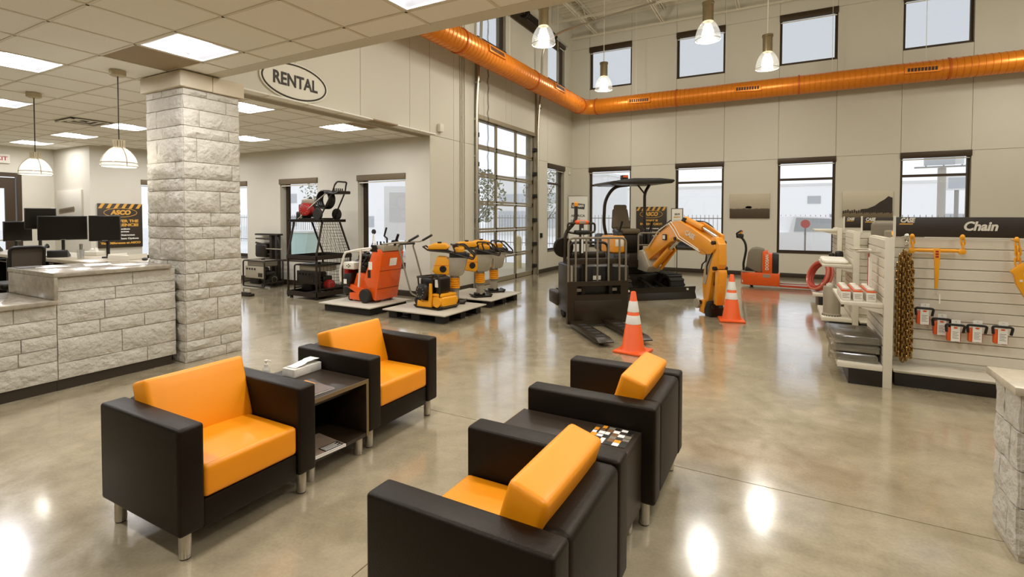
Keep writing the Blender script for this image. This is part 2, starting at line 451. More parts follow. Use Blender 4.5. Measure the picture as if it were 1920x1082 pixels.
MB().box((-0.09, -hw, 0.0), (-0.055, hw, 0.012)).build('bottom_seal', m_black, d)
MB().box((-0.06, -hw - 0.05, DZ - 0.02), (0.02, hw + 0.05, DZ + 0.07)).build('door_header', m_rail, d)
for sgn in (-1, 1):
    yy = sgn * (hw + 0.06)
    pts = [(0.06, yy, 0.02), (0.06, yy, DZ + 0.3), (0.16, yy, 5.2), (0.18, yy, 6.0), (0.35, yy, 6.35), (0.75, yy, 6.5), (3.2, yy, 6.78)]
    tr = MB().tube(fillet(pts, 0.35, 6), 0.032, 6).build('door_track', m_steel, d)
    an = MB().box((0.0, yy - 0.05 * sgn - 0.012, 0.0), (0.045, yy - 0.05 * sgn + 0.05, 5.3)).build('track_angle', m_rail, d, smooth=False)
    for z in (0.5, 1.3, 2.1, 2.9, 3.7, 4.5, 5.3):
        MB().box((0.0, yy - 0.015, z), (0.17 if z > 4 else 0.08, yy + 0.015, z + 0.045)).build('track_bracket', m_steel, tr, smooth=False)
    for z in (0.2, 0.8, 1.45, 2.1, 2.7, 3.35):
        MB().box((-0.05, yy - sgn * 0.13, z), (0.05, yy - sgn * 0.02, z + 0.1)).build('hinge', m_dark, d, bevel=0.005)
MB().cyl((0.28, -hw - 0.1, 6.62), (0.28, hw + 1.6, 6.62), 0.022, n=10).build('torsion_shaft', m_steel, d)
for y0 in (-0.5, 0.45, 1.5):
    sp = MB(); n_ = 26
    sp.tube([(0.28 + 0.075 * math.cos(k * PI / 4), y0 + k * 0.0032 , 6.62 + 0.075 * math.sin(k * PI / 4)) for k in range(n_ * 8 + 1)], 0.011, 5)
    sp.build('torsion_spring', m_dark, d)
for y0 in (-hw, 0.33, 1.38): MB().lathe([(0.03, -0.05), (0.12, -0.05), (0.12, -0.03), (0.09, -0.02), (0.09, 0.03), (0.12, 0.04), (0.12, 0.05), (0.03, 0.05)], 20, (0.28, y0, 6.62), 'y').build('cable_drum', m_dark, d)
MB().box((0.0, -hw - 0.05, 6.5), (0.05, hw + 1.55, 6.74)).build('spring_pad', m_frame, d)
ch = MB(); yy = -hw + 0.28
for k in range(150):
    z = 1.6 + k * 0.03; a = k % 2
    ch.ring((0.14 + 0.006 * math.sin(k * 0.8), yy + 0.014 * math.sin(k * 0.55), z), 0.017, 0.0045, 'x' if a else 'y', 8, 4)
ch.build('hand_chain', m_dark, d)
MB().box((0.0, hw + 0.33, 1.0), (0.05, hw + 0.42, 1.13)).build('wall_control', m_dark, d, bevel=0.006)
# conduits beside the door
c_ = MB()
for i, yy in enumerate((8.78, 8.85, 8.93)): c_.cyl((XL + 0.02, yy, 0.9), (XL + 0.02, yy, ZR - 0.1), 0.013, n=8)
tag(c_.build('conduit_run', m_wall), 'three thin wall-coloured conduits running up beside the glazed roller door', 'conduit')

# ---- low ceiling: grid, tiles, border and bulkhead
ceil = MB().box((XO - 0.2, YN - 0.2, ZC + 0.05), (XR, YE - 0.16, ZC + 0.2)).box((XO - 0.2, YE - 0.16, ZC + 0.05), (XL - 0.2, YA, ZC + 0.2)).build('ceiling', m_ceil, smooth=False)
tag(ceil, kind='structure')
MB().box((XL - 0.2, YE - 0.16, ZC), (XR, YE, ZC + 0.3)).box((XL - 0.2, YE - 0.13, ZC + 0.3), (XR, YE, ZR)).build('bulkhead', m_wall, ceil, smooth=False)
MB().box((XL - 0.22, YE, ZC - 0.012), (XL - 0.2, YA, ZC + 0.06)).build('edge_angle', m_tee, ceil, smooth=False)
GX, GY = 0.66, 0.61
def gx(i): return -4.54 + i * GX
def gy(j): return 2.40 + j * GY
TROFF = [(-1, 0), (3, 0), (-4, -1), (-4, 3), (-4, 6), (-8, 6), (-9, 3), (-12, 3), (-15, 3), (-8, 0), (-12, 0), (-12, 6)]
# further lights of the same ceiling behind and beside the camera
TROFF += [(7, 0), (11, 0), (15, 0), (-1, -4), (3, -4), (7, -4), (-9, -4), (-13, -4), (3, -8)]
BROWN = [(-2, 0), (-3, 6)]
VENT = [(-9, 2)]
pan = MB().box((0.001, 0.001, 0), (GX - 0.001, GY - 0.001, 0.02)).mesh('ceiling_panel', m_ceil, bevel=0.003, seg=1, smooth=False)
tees = MB(); rest = MB(); occupied = set(TROFF) | set(VENT)
cam2 = Vector((-math.sin(0.4988), math.cos(0.4988)))
def in_view(x, y, z, m=0.25):
    dep = x * cam2.x + y * cam2.y
    if dep < 0.5: return False
    lat = x * cam2.y - y * cam2.x
    return abs(lat) / dep < 1.02 + m and (z - 1.58) / dep < 0.46 + m
m_brown = mat('return_grille', (150, 130, 98), 0.7, var=0.1, scale=90)
pan2 = MB().box((0.001, 0.001, 0), (GX - 0.001, GY - 0.001, 0.02)).mesh('return_air_panel', m_brown, smooth=False)
for i in range(-17, 17):
    for j in range(-11, 9):
        x, y = gx(i), gy(j)
        if x + GX < XO or x + GX / 2 > XR: continue
        lim = YE - 0.14 if x > XL - 0.3 else YA
        if y > lim - 0.05: continue
        if x < XB and y + 0.05 > YB: continue
        if x > XL - 0.3 and j == 1: full = False
        else: full = True
        tees.box((x - 0.012, y, ZC - 0.004), (x + 0.012, min(y + GY, lim), ZC + 0.03)); tees.box((x, y - 0.012, ZC - 0.004), (x + GX, y + 0.012, ZC + 0.03))
        if (i, j) in occupied: continue
        if not in_view(x + GX / 2, y + GY / 2, ZC, 0.12):
            rest.box((x + .001, y + .001, ZC + .002), (x + GX - .001, min(y + GY, lim) - .001, ZC + .022))
        else:
            o = share('return_air_panel' if (i, j) in BROWN else 'ceiling_panel', pan2 if (i, j) in BROWN else pan, ceil, (x, y, ZC + 0.002))
            if not full: o.scale = (1, (lim - y) / GY, 1)
            elif y + GY > lim: o.scale = (1, (lim - y) / GY, 1)
tees.build('ceiling_grid', m_tee, ceil, smooth=False)
rest.build('ceiling_panel_field', m_ceil, ceil, smooth=False)['kind'] = 'stuff'

# ---- recessed light panels
m_diff = emit('light_diffuser', (250, 250, 255), TROFFER)
m_trim = mat('light_trim', (236, 234, 226), 0.4)
def troffer_proto():
    t = thing('ceiling_light', (0, 0, 0))
    f = MB(); x0, y0, x1, y1 = 0.014, 0.014, GX - 0.014, GY - 0.014
    for a, b in (((x0, y0), (x1, y0 + 0.02)), ((x0, y1 - 0.02), (x1, y1)), ((x0, y0), (x0 + 0.02, y1)), ((x1 - 0.02, y0), (x1, y1))):
        f.box((a[0], a[1], 0.0), (b[0], b[1], 0.03))
    f.build('frame', m_trim, t, smooth=False)
    # two angled reflector wings and a raised centre lens
    rf = MB().add([(x0 + .02, y0 + .02, .012), (x1 - .02, y0 + .02, .012), (x1 - .02, .2, .05), (x0 + .02, .2, .05)], [(0, 1, 2, 3)])
    rf.add([(x0 + .02, y1 - .02, .012), (x1 - .02, y1 - .02, .012), (x1 - .02, GY - .2, .05), (x0 + .02, GY - .2, .05)], [(3, 2, 1, 0)])
    rf.build('reflector', emit('light_reflector', (190, 192, 198), 0.3), t, smooth=False)
    pts = [(.2, .05), (.23, .03), (GY / 2, .018), (GY - .23, .03), (GY - .2, .05)]
    ln = MB()
    for a, b in zip(pts[:-1], pts[1:]): ln.add([(x0 + .02, a[0], a[1]), (x1 - .02, a[0], a[1]), (x1 - .02, b[0], b[1]), (x0 + .02, b[0], b[1])], [(0, 1, 2, 3)])
    ln.build('lens', m_diff, t, smooth=False)
    return t
tp = troffer_proto()
def troff_label(i, j):
    x, y = gx(i), gy(j)
    D = {(-1, 0): 'square recessed ceiling light beside the brown return panel next to the stone column',
         (3, 0): 'square recessed ceiling light near the edge of the low ceiling by the orange duct',
         (-4, -1): 'square recessed ceiling light over the near part of the reception counter',
         (-4, 3): 'square recessed ceiling light just behind the stone column, under the fascia side',
         (-4, 6): 'square recessed ceiling light in front of the alcove windows, with a brown panel beside it',
         (-8, 6): 'square recessed ceiling light over the portable generator near the alcove wall',
         (-9, 3): 'square recessed ceiling light next to the louvred air diffuser, behind the column',
         (-12, 3): 'square recessed ceiling light before the striped office poster',
         (-15, 3): 'square recessed ceiling light in front of the office entrance door',
         (-8, 0): 'square recessed ceiling light above the middle of the office desk'}
    return D.get((i, j), 'square recessed ceiling light over the office area behind the reception counter' if in_view(x, y, ZC, 0) else 'square recessed ceiling light in the low ceiling over the lounge')
for k, (i, j) in enumerate(TROFF):
    t = tp if k == 0 else copy_tree(tp)
    t.location = (gx(i), gy(j), ZC - 0.002)
    tag(t, troff_label(i, j), 'ceiling light', 'recessed lights in the low ceiling')
v = thing('ceiling_vent', (gx(-9), gy(2), ZC - 0.004), 0, 'louvred supply air diffuser in the tiled ceiling over the office', 'vent')
fr = MB()
for k in range(3):
    s_ = 0.03 + k * 0.085; h = 0.012 * k
    for a, b in (((s_, s_), (GX - s_, s_ + 0.045)), ((s_, GY - s_ - 0.045), (GX - s_, GY - s_)), ((s_, s_), (s_ + 0.045, GY - s_)), ((GX - s_ - 0.045, s_), (GX - s_, GY - s_))):
        fr.box((a[0], a[1], -0.02 + h), (b[0], b[1], -0.012 + h))
fr.build('louvre', m_white, v, smooth=False); MB().box((0.01, 0.01, 0.03), (GX - 0.01, GY - 0.01, 0.04)).build('throat', m_ink, v)

# ---- high roof: deck with ribs and open-web joists
roof = MB().box((XL - 0.3, YE - 0.1, ZR), (XR + 0.2, YF + 0.3, ZR + 0.1)).build('ceiling_roof_deck', m_deck, smooth=False); tag(roof, kind='structure')
ribs = MB()
y = YE + 0.1
while y < YF:
    ribs.box((XL, y, ZR - 0.04), (XR, y + 0.07, ZR)); y += 0.2
ribs.build('deck_rib', m_deck, roof, smooth=False); roof.children[-1]['kind'] = 'stuff'
def joist(x, k):
    t = thing('roof_joist', (x, YE, 7.2), 0, 'white open-web steel joist under the roof deck', 'joist', 'white roof joists')
    L = YF - YE - 0.02
    MB().box((-0.05, 0.02, 0), (-0.012, L, 0.045)).box((0.012, 0.02, 0), (0.05, L, 0.045)).build('bottom_chord', m_deck, t, smooth=False)
    MB().box((-0.05, 0.02, 0.4), (-0.012, L, 0.455)).box((0.012, 0.02, 0.4), (0.05, L, 0.455)).build('top_chord', m_deck, t, smooth=False)
    n = 18; 
    for i in range(n):
        a = 0.1 + i * (L - 0.2) / n; b = 0.1 + (i + 1) * (L - 0.2) / n
        if a < 5: continue
        MB().cyl((0, a, 0.02 if i % 2 else 0.43), (0, b, 0.43 if i % 2 else 0.02), 0.012, n=6).build('web_bar', m_deck, t)
for k, x in enumerate((-5.2, -3.2, -1.2, 0.8, 2.8, 4.8)): joist(x, k)
for y in (11.2, 13.4, 14.9):
    tag(MB().box((XL, y, 7.15), (XR, y + 0.05, 7.2)).build('bridging_bar', m_deck, smooth=False), 'long white bridging bar tying the roof joists together', 'beam', 'white bridging bars')
sm = MB().rbox((0, -0.06, -0.08), (0.08, 0.06, 0.08), 0.015).build('wall_sensor', m_white, loc=(XL, 8.05, 3.33)); tag(sm, 'small white motion sensor on the panelled wall beside the alcove corner', 'sensor')
sm = MB().rbox((0, -0.05, -0.04), (0.04, 0.05, 0.04), 0.01).build('wall_plate', m_white, loc=(XL, 14.83, 2.96)); tag(sm, 'small white wall device beside the tall corner window', 'sensor')

# ================================================================ OUTDOORS seen through the glass
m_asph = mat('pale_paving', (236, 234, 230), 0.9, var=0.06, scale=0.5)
grd = MB().box((-90, -10, -0.45), (90, 110, -0.25)).build('ground', m_asph); tag(grd, kind='structure')
# ================================================================ STONEWORK
m_stone = mat('white_limestone', (190, 183, 168), 0.85, var=0.12, scale=9, bump=1.0, bscale=16, bdist=.03)
m_mortar = mat('stone_mortar', (186, 178, 160), 0.95, var=0.05, bump=0.3, bscale=80)
m_cap = mat('sawn_limestone_cap', (204, 191, 166), 0.75, var=0.06, scale=14, bump=0.15, bscale=60)
m_granite = mat('grey_granite', (150, 140, 122), 0.22, var=0.55, scale=16, coat=0.3, rvar=0.05)
def stone(parent, axis, c, sgn, u0, u1, z0, z1, origin, proud=0.03):
    """one split-faced block: flat margin, bulging rough face"""
    nu = max(2, min(8, int((u1 - u0) / 0.055))); nz = max(2, min(4, int((z1 - z0) / 0.05)))
    j = 0.0035
    us = [u0 + j + (u1 - u0 - 2*j) * i / nu for i in range(nu + 1)]; zs = [z0 + j + (z1 - z0 - 2*j) * i / nz for i in range(nz + 1)]
    vs = []; fs = []; O = Vector(origin)
    for b, z in enumerate(zs):
        for a, u in enumerate(us):
            edge = a in (0, nu) or b in (0, nz)
            o = 0.002 + rnd.random() * 0.009 if edge else proud * (0.3 + 1.0 * rnd.random())
            du = 0 if a in (0, nu) else rnd.uniform(-.012, .012); dz = 0 if b in (0, nz) else rnd.uniform(-.01, .01)
            vs.append(Vector(P3(axis, c, u + du, z + dz, sgn * o)) - O)
    W_ = nu + 1
    for b in range(nz):
        for a in range(nu): fs.append((b*W_+a, b*W_+a+1, (b+1)*W_+a+1, (b+1)*W_+a))
    rim = [i for i in range(W_)] + [b*W_+nu for b in range(1, nz+1)] + [nz*W_+a for a in range(nu-1, -1, -1)] + [b*W_ for b in range(nz-1, 0, -1)]
    base = len(vs)
    for i in rim:
        b, a = divmod(i, W_); vs.append(Vector(P3(axis, c, us[a], zs[b], -sgn * 0.02)) - O)
    n = len(rim)
    for k in range(n): fs.append((rim[k], base + k, base + (k+1) % n, rim[(k+1) % n]))
    return MB().add(vs, fs).build('stone', m_stone, parent)
def courses(parent, axis, c, sgn, u0, u1, zl, origin, wmin=0.22, wmax=0.62, fixed=None, proud=0.03):
    for k, (a, b) in enumerate(zip(zl[:-1], zl[1:])):
        if fixed and fixed[k % len(fixed)]: cuts = [u0] + [u0 + (u1 - u0) * t for t in fixed[k % len(fixed)]] + [u1]
        else:
            cuts = [u0]; u = u0
            while u1 - u > wmax:
                wd = rnd.uniform(wmin, wmax) * (1.2 if b - a > 0.16 else 0.9)
                if u1 - (u + wd) < wmin * 0.7: break
                u += wd; cuts.append(u)
            cuts.append(u1)
        for p, q in zip(cuts[:-1], cuts[1:]): stone(parent, axis, c, sgn, p, q, a, b, origin, proud)
# column
cx0, cx1, cy0, cy1 = -6.36, -5.645, 3.04, 3.665
col_o = (-6.0, 3.35, 0)
colm = thing('stone_column', col_o, 0, 'square white limestone column with a sawn stone cap at the reception counter', 'column')
MB().box((cx0 + .004 - col_o[0], cy0 + .004 - col_o[1], 0), (cx1 - .004 - col_o[0], cy1 - .004 - col_o[1], ZC)).build('core', m_mortar, colm, smooth=False)
zc = [0, .12, .23, .42, .67, .79, .96, 1.10, 1.335, 1.47, 1.62, 1.86, 1.99, 2.17, 2.43, 2.555, 2.74, 2.88, 2.955]
fxl = [(.62,), (.3,), None, (.42,), (.2, .7), None, (.55,), (.35,), (.75,), (.28,), (.5,), (.18,), (.8,), (.3,), None, (.3,), (.65,), None]
fxr = [(.7,), None, (.3,), (.55,), (.4,), (.22,), (.36,), (.5,), (.3, .8), (.45,), (.62,), (.2,), (.85,), (.22,), (.8,), (.27,), (.75,), (.4,)]
courses(colm, 'x', cx1, 1, cy0, cy1, zc, col_o, fixed=[f or (.6,) for f in fxr])
courses(colm, 'y', cy0, -1, cx0, cx1, zc, col_o, fixed=[f or (.45,) for f in fxl])
courses(colm, 'y', cy1, 1, cx0, cx1, zc, col_o); courses(colm, 'x', cx0, -1, cy0, cy1, zc, col_o)
e = 0.045
for (a, b, c_, d_) in ((cx0 - e, cy0 - e, cx1 + e, cy0 + .3), (cx0 - e, cy0 + .304, cx1 + e, cy1 + e)):
    MB().prism([(a - col_o[0], b - col_o[1]), (c_ - col_o[0], b - col_o[1]), (c_ - col_o[0], d_ - col_o[1]), (a - col_o[0], d_ - col_o[1])], 'z', 2.957, ZC - 0.012).build('cap_stone', m_cap, colm, bevel=0.012)
# reception counter
CXF, CY1, CYM, CY0 = -5.745, 3.0, 1.99, -0.4
co_ = (-6.2, 2.0, 0)
def rel(p): return (p[0] - co_[0], p[1] - co_[1], p[2])
cnt = thing('reception_counter', co_, 0, 'tall section of the limestone reception counter against the column', 'counter')
MB().box(rel((-6.55, CYM, .1)), rel((CXF - .004, CY1 - .05, 1.028))).build('core', m_mortar, cnt, smooth=False)
MB().box(rel((-6.5, CYM, 0)), rel((CXF - .02, CY1 - .045, .1))).build('toe_kick', m_base, cnt, smooth=False)
courses(cnt, 'x', CXF, 1, CYM, CY1 - 0.01, [.10, .25, .47, .60, .78], co_, .3, .7, fixed=[(.72,), (.5,), (.32, .7), (.36,)], proud=0.024)
courses(cnt, 'x', CXF, 1, CYM, CY1 - 0.01, [.78, .90, 1.028], co_, .4, .8, fixed=[(.45,), (.6,)], proud=0.008)
cnl = thing('reception_counter', co_, 0, 'low section of the limestone reception counter under the lower granite slab', 'counter')
MB().box(rel((-6.55, CY0, .1)), rel((CXF - .004, CYM - .002, .788))).build('core', m_mortar, cnl, smooth=False)
MB().box(rel((-6.5, CY0, 0)), rel((CXF - .02, CYM - .002, .1))).build('toe_kick', m_base, cnl, smooth=False)
courses(cnl, 'x', CXF, 1, CY0, CYM - .002, [.10, .28, .40, .52, .66, .788], co_, .25, .55, proud=0.022)
gt = thing('granite_countertop', co_, 0, 'upper grey granite slab on the tall section of the reception counter', 'countertop')
MB().box(rel((-6.74, CYM - .03, 1.032)), rel((CXF + .045, CY1 - .06, 1.072))).build('slab', m_granite, gt, bevel=0.004)
gt = thing('granite_countertop', co_, 0, 'lower grey granite slab with upright end panel on the low counter section', 'countertop')
MB().box(rel((-6.72, CYM - .03, .831)), rel((CXF + .045, CYM - .002, 1.031))).build('end_panel', m_granite, gt, bevel=0.003)
MB().box(rel((-6.72, CY0, .79)), rel((CXF + .045, CYM - .003, .83))).build('slab', m_granite, gt, bevel=0.004)
# low stone half wall at the right
hx, hy0, hy1 = 0.955, 3.10, 3.40
ho = (1.4, 3.25, 0)
hwl = thing('stone_half_wall', ho, 0, 'low white limestone half wall with pale granite ledge facing the seating', 'half wall')
MB().box((hx + .004 - ho[0], hy0 + .004 - ho[1], 0), (3.4 - ho[0], hy1 - .012 - ho[1], .775)).build('core', m_mortar, hwl, smooth=False)
zz = [0.03, .25, .42, .6, .775]
courses(hwl, 'x', hx, -1, hy0, hy1, zz, ho, fixed=[(.4,), (.7,), (.35,), (.6,)], proud=0.016)
courses(hwl, 'y', hy0, -1, hx, 2.6, zz, ho, proud=0.016); courses(hwl, 'y', hy1, 1, hx, 2.6, zz, ho, proud=0.03)
for o in list(hwl.children): pass
MB().box((hx - .035 - ho[0], hy0 - .04 - ho[1], .778), (3.4 - ho[0], hy1 + .035 - ho[1], .815)).build('ledge_slab', mat('pale_granite', (186, 174, 150), 0.25, var=0.18, scale=30), hwl, bevel=0.004)

# ================================================================ ARMCHAIRS
def armchair():
    t = thing('armchair', (0, 0, 0))
    for s_ in (-1, 1):
        a = MB().rbox((0, s_ * .257, .13), (.715, s_ * .375, .625), .016, 3)
        # soft crown along the top of the arm
        for v_ in a.v:
            if v_.z > .55: v_.z += .006 * (1 - ((v_.x - .36) / .36) ** 2)
        arm = a.build('arm', m_leather, t)
        MB().tube([(.703, s_ * .27, .618), (.01, s_ * .27, .618)], .003, 6).tube([(.703, s_ * .365, .619), (.01, s_ * .365, .619)], .003, 6).build('welt', m_leather, arm)
    MB().rbox((.0, -.256, .13), (.12, .256, .62), .03, 3).build('back_panel', m_leather, t)
    MB().rbox((.06, -.256, .115), (.70, .256, .255), .012, 2).build('seat_base', m_leather, t)
    c = MB(); bm = bmesh.new(); bmesh.ops.create_cube(bm, size=1)
    bmesh.ops.bevel(bm, geom=bm.edges[:], offset=.055, segments=4, profile=.6, affect='EDGES')
    def cushion(sx, sy, sz, ctr, tilt, puff):
        m_ = MB(); b2 = bmesh.new(); bmesh.ops.create_cube(b2, size=1)
        for q in b2.verts: q.co = Vector((q.co.x * sx, q.co.y * sy, q.co.z * sz))
        bmesh.ops.bevel(b2, geom=b2.edges[:], offset=.022, segments=3, profile=.55, affect='EDGES')
        bmesh.ops.subdivide_edges(b2, edges=[e_ for e_ in b2.edges if e_.calc_length() > .08], cuts=5, use_grid_fill=True)
        for q in b2.verts:
            k = (1 - (2 * q.co.x / sx) ** 2) * (1 - (2 * q.co.y / sy) ** 2)
            q.co.z += puff * max(0, k) * (1 if q.co.z > 0 else -.4)
        b2.transform(Matrix.Translation(ctr) @ Matrix.Rotation(tilt, 4, 'Y')); b2.verts.index_update()
        m_.add([q.co.copy() for q in b2.verts], [tuple(q.index for q in f.verts) for f in b2.faces]); b2.free(); return m_
    bm.free()
    cushion(.60, .508, .155, (.405, 0, .335), 0, .018).build('seat_cushion', m_seat, t)
    # back cushion: slab leaning on the back panel
    cushion(.36, .53, .147, (.191, 0, .553), rad(73), .012).build('back_cushion', m_seat, t)
    for x in (.066, .655):
        for y in (-.318, .318):
            lg = MB().lathe([(.026, .006), (.027, .01), (.027, .128), (.026, .131)], 20, (x, y, 0)).build('leg', m_steel, t)
            MB().cyl((x, y, 0), (x, y, .008), .024, n=16).build('foot_pad', m_black, lg)
    return t
ac = armchair()
CH = [((-3.075, 1.603, 0), 0, 'black leather armchair with orange cushions between the stone reception counter and the sanitizer bottle'),
      ((-3.15, 2.848, 0), 0, 'black leather armchair with orange cushions next to the tissue box, facing the cone side'),
      ((-.553, 1.64, 0), PI, 'black leather armchair with orange cushions, backed up to the flyer table away from the cones'),
      ((-.553, 2.885, 0), PI, 'black leather armchair with orange cushions between the flyer table and the traffic cone')]
for k, (l, r_, lb) in enumerate(CH):
    t = ac if k == 0 else copy_tree(ac)
    t.location = l; t.rotation_euler = (0, 0, r_); tag(t, lb, 'armchair', 'lounge armchairs')
# side tables
def side_table(loc, rz, label):
    t = thing('side_table', loc, rz, label, 'side table', 'lounge side tables')
    w2 = .233; D = .66
    MB().box((0, -w2, .475), (D, w2, .5)).build('table_top', m_wood, t, bevel=0.002)
    MB().box((0, -w2, .12), (D, w2, .143)).build('bottom_shelf', m_wood, t, bevel=0.002)
    for s_ in (-1, 1): MB().box((0, s_ * w2, .143), (D, s_ * (w2 - .02), .475)).build('side_panel', m_wood, t, bevel=0.001)
    MB().box((.0, -w2 + .02, .143), (.018, w2 - .02, .475)).build('back_panel', m_wood, t)
    MB().box((.03, -w2 + .02, .405), (D - .12, w2 - .02, .422)).build('middle_shelf', m_wood, t)
    MB().box((D, -w2, .475), (D + .003, w2, .5)).box((D, w2 - .02, .12), (D + .003, w2, .475)).build('edge_banding', mat('edge_band', (118, 96, 62), .5), t)
    for x in (.06, D - .055):
        for y in (-w2 + .04, w2 - .04):
            MB().lathe([(.027, 0), (.028, .004), (.028, .12)], 20, (x, y, 0)).build('leg', m_steel, t)
    return t
side_table((-3.09, 2.228, 0), 0, 'dark wood open side table holding the tissue box and hand sanitizer')
side_table((-.62, 2.268, 0), PI, 'dark wood side table with a printed flyer lying on top')
# tissue box
tb = thing('tissue_box', (-2.93, 2.34, .5), rad(2), 'patterned white tissue box with a tissue pulled out on the dark side table', 'tissue box')
m_tis = mat('tissue_carton', (214, 208, 194), 0.7, var=0.35, scale=26)
MB().rbox((-.06, -.115, 0), (.06, .115, .055), .004).build('carton', m_tis, tb)
ts = []; fs = []; N = 9
for i in range(N):
    for j in range(4):
        t_ = i / (N - 1); ts.append((-.045 + .03 * j + rnd.uniform(-.006, .006), -.09 + .2 * t_, .056 + .012 * math.sin(PI * t_) * (0.5 + .5 * (j % 2)) + .03 * max(0, t_ - .3)))
for i in range(N - 1):
    for j in range(3): fs.append((i*4+j, i*4+j+1, (i+1)*4+j+1, (i+1)*4+j))
mb = MB().add(ts, fs); mb.add([p + Vector((0, 0, .0025)) for p in ts_] if False else [(a, b, c + .003) for a, b, c in ts], fs)
mb.build('tissue', m_paper, tb)
# sanitizer bottle
sb = thing('sanitizer_bottle', (-3.02, 2.13, .5), 0.4, 'small clear pump bottle of hand sanitizer beside the tissue box', 'bottle')
m_clear = glassy('clear_plastic', (244, 244, 240), .12, .05, .25)
MB().lathe([(.0, .0), (.024, .0), (.026, .004), (.026, .062), (.02, .075), (.011, .082), (.011, .088)], 20).build('bottle', m_clear, sb)
MB().lathe([(.022, .004), (.022, .05), (.0, .05)], 16).build('gel', glassy('gel', (235, 240, 240), .05, .05, .2), sb)
MB().lathe([(.013, .088), (.013, .1), (.005, .102), (.005, .118), (.012, .118), (.012, .126), (0, .126)], 14).tube([(0, 0, .122), (.02, 0, .124), (.034, 0, .118)], .004, 6).build('pump', m_white, sb)
# printed matter
m_cover = mat('magazine_cover', (120, 98, 74), .35, var=.7, scale=9)
m_cover2 = mat('magazine_cover_dark', (86, 66, 50), .35, var=.8, scale=14)
mg = thing('magazine', (-2.62, 2.12, .5), rad(-4), 'orange and black magazine lying on the table with the tissue box', 'magazine')
MB().box((-.14, -.105, 0), (.14, .105, .006)).build('pages', m_paper, mg); MB().box((-.14, -.105, .006), (.14, .105, .008)).build('cover', m_cover2, mg)
MB().box((-.135, -.02, .008), (-.03, .09, .0088)).build('cover_picture', m_amber, mg)
mg = thing('magazine', (-2.55, 2.13, .143), rad(-6), 'grey magazine with a black label on the lower shelf of the side table', 'magazine')
MB().box((-.14, -.12, 0), (.14, .12, .012)).build('pages', m_paper, mg); MB().box((-.14, -.12, .012), (.14, .12, .0145)).build('cover', mat('magazine_grey', (150, 128, 108), .4, var=.3, scale=6), mg)
bl = MB().box((.055, -.02, .0145), (.128, .112, .0152)).build('cover_label', m_ink, mg)
for k in range(5): MB().box((.065 + k * .012, -.01, .0152), (.07 + k * .012, .1 - .02 * (k % 2), .0157)).build('print_line', m_paper, bl)
MB().box((.131, -.12, .0145), (.14, .12, .0152)).build('cover_band', m_paper, mg)
fl = thing('printed_flyer', (-.745, 2.375, .5), 0, 'flyer covered in small photo tiles lying on the side table', 'flyer')
MB().box((-.1, -.09, 0), (.1, .115, .002)).build('sheet', m_ink, fl)
cols = [m_paper, m_amber, m_ink, m_grey, m_paper, mat('photo_brown', (120, 84, 50), .4), m_black]
for i in range(6):
    for j in range(6):
        a, b = -.097 + i * .0328, -.087 + j * .0335
        MB().box((a, b, .002), (a + .031 * rnd.choice((1, 1, .7)), b + .032 * rnd.choice((1, 1, .8)), .0026)).build('photo_tile', rnd.choice(cols), fl)
pf = thing('white_brochure', (-1.06, 2.14, .5), rad(3), 'white brochure lying on the flyer table near its open front', 'brochure')
MB().box((-.12, -.1, 0), (.12, .06, .003)).build('sheet', m_paper, pf)

# ================================================================ RENTAL SIGN
sg = thing('rental_sign', (XL, 4.74, 3.445), 0, 'oval white RENTAL sign with dark outline on the panelled fascia', 'sign')
n = 64
MB().prism([(.55 * math.cos(2*PI*k/n), .262 * math.sin(2*PI*k/n)) for k in range(n)], 'x', .0, .022).build('sign_plate', m_white, sg)
MB().tube([(.024, .515 * math.cos(2*PI*k/n), .232 * math.sin(2*PI*k/n)) for k in range(n)], .011, 6, closed=True).build('outline', m_ink, sg)
text('lettering', 'RENTAL', .235, m_ink, sg, (.025, 0, 0), RXL, bold=.006, width=.72)

# ================================================================ ORANGE DUCT
DX, DYy, DZz, DR = -5.46, 14.58, 4.90, .228
m_duct = mat('duct_orange', (226, 132, 30), .34, .35, var=.05, scale=3)
dt = thing('spiral_duct', (DX, DYy, DZz), 0, 'orange painted spiral air duct turning the corner of the high hall', 'duct')
def spiral(L, axis, start, step=.115, n=28):
    prof = []; x = start
    k = int(L / step)
    for i in range(k):
        x = start + i * L / k
        prof += [(DR, x), (DR, x + L / k - .012), (DR + .009, x + L / k - .009), (DR + .009, x + L / k - .003)]
    prof.append((DR, start + L)); return MB().lathe(prof, n, axis=axis)
el = .42
ya = 3.55 - DYy
segs = [ya, 7.9 - DYy, 10.98 - DYy, -el]
for a, b in zip(segs[:-1], segs[1:]): spiral(b - a, 'y', a).build('duct_section', m_duct, dt)
xs = [el, 2.75, 5.7, 8.6, 11.9]
for a, b in zip(xs[:-1], xs[1:]): spiral(b - a, 'x', a).build('duct_section', m_duct, dt)
MB().tube([Vector((el - el * math.cos(t), -el + el * math.sin(t), 0)) for t in [PI / 2 * i / 10 for i in range(11)]], DR, 28).build('elbow', m_duct, dt)
m_ring = mat('duct_collar', (196, 92, 22), .4, .2)
for y in segs[1:]: MB().lathe([(DR, -.02), (DR + .018, -.02), (DR + .018, .02), (DR, .02)], 28, (0, y, 0), 'y').build('collar', m_ring, dt)
for x in xs[:-1]: MB().lathe([(DR, -.02), (DR + .018, -.02), (DR + .018, .02), (DR, .02)], 28, (x, 0, 0), 'x').build('collar', m_ring, dt)
m_slot = mat('register_slot', (60, 34, 14), .6)
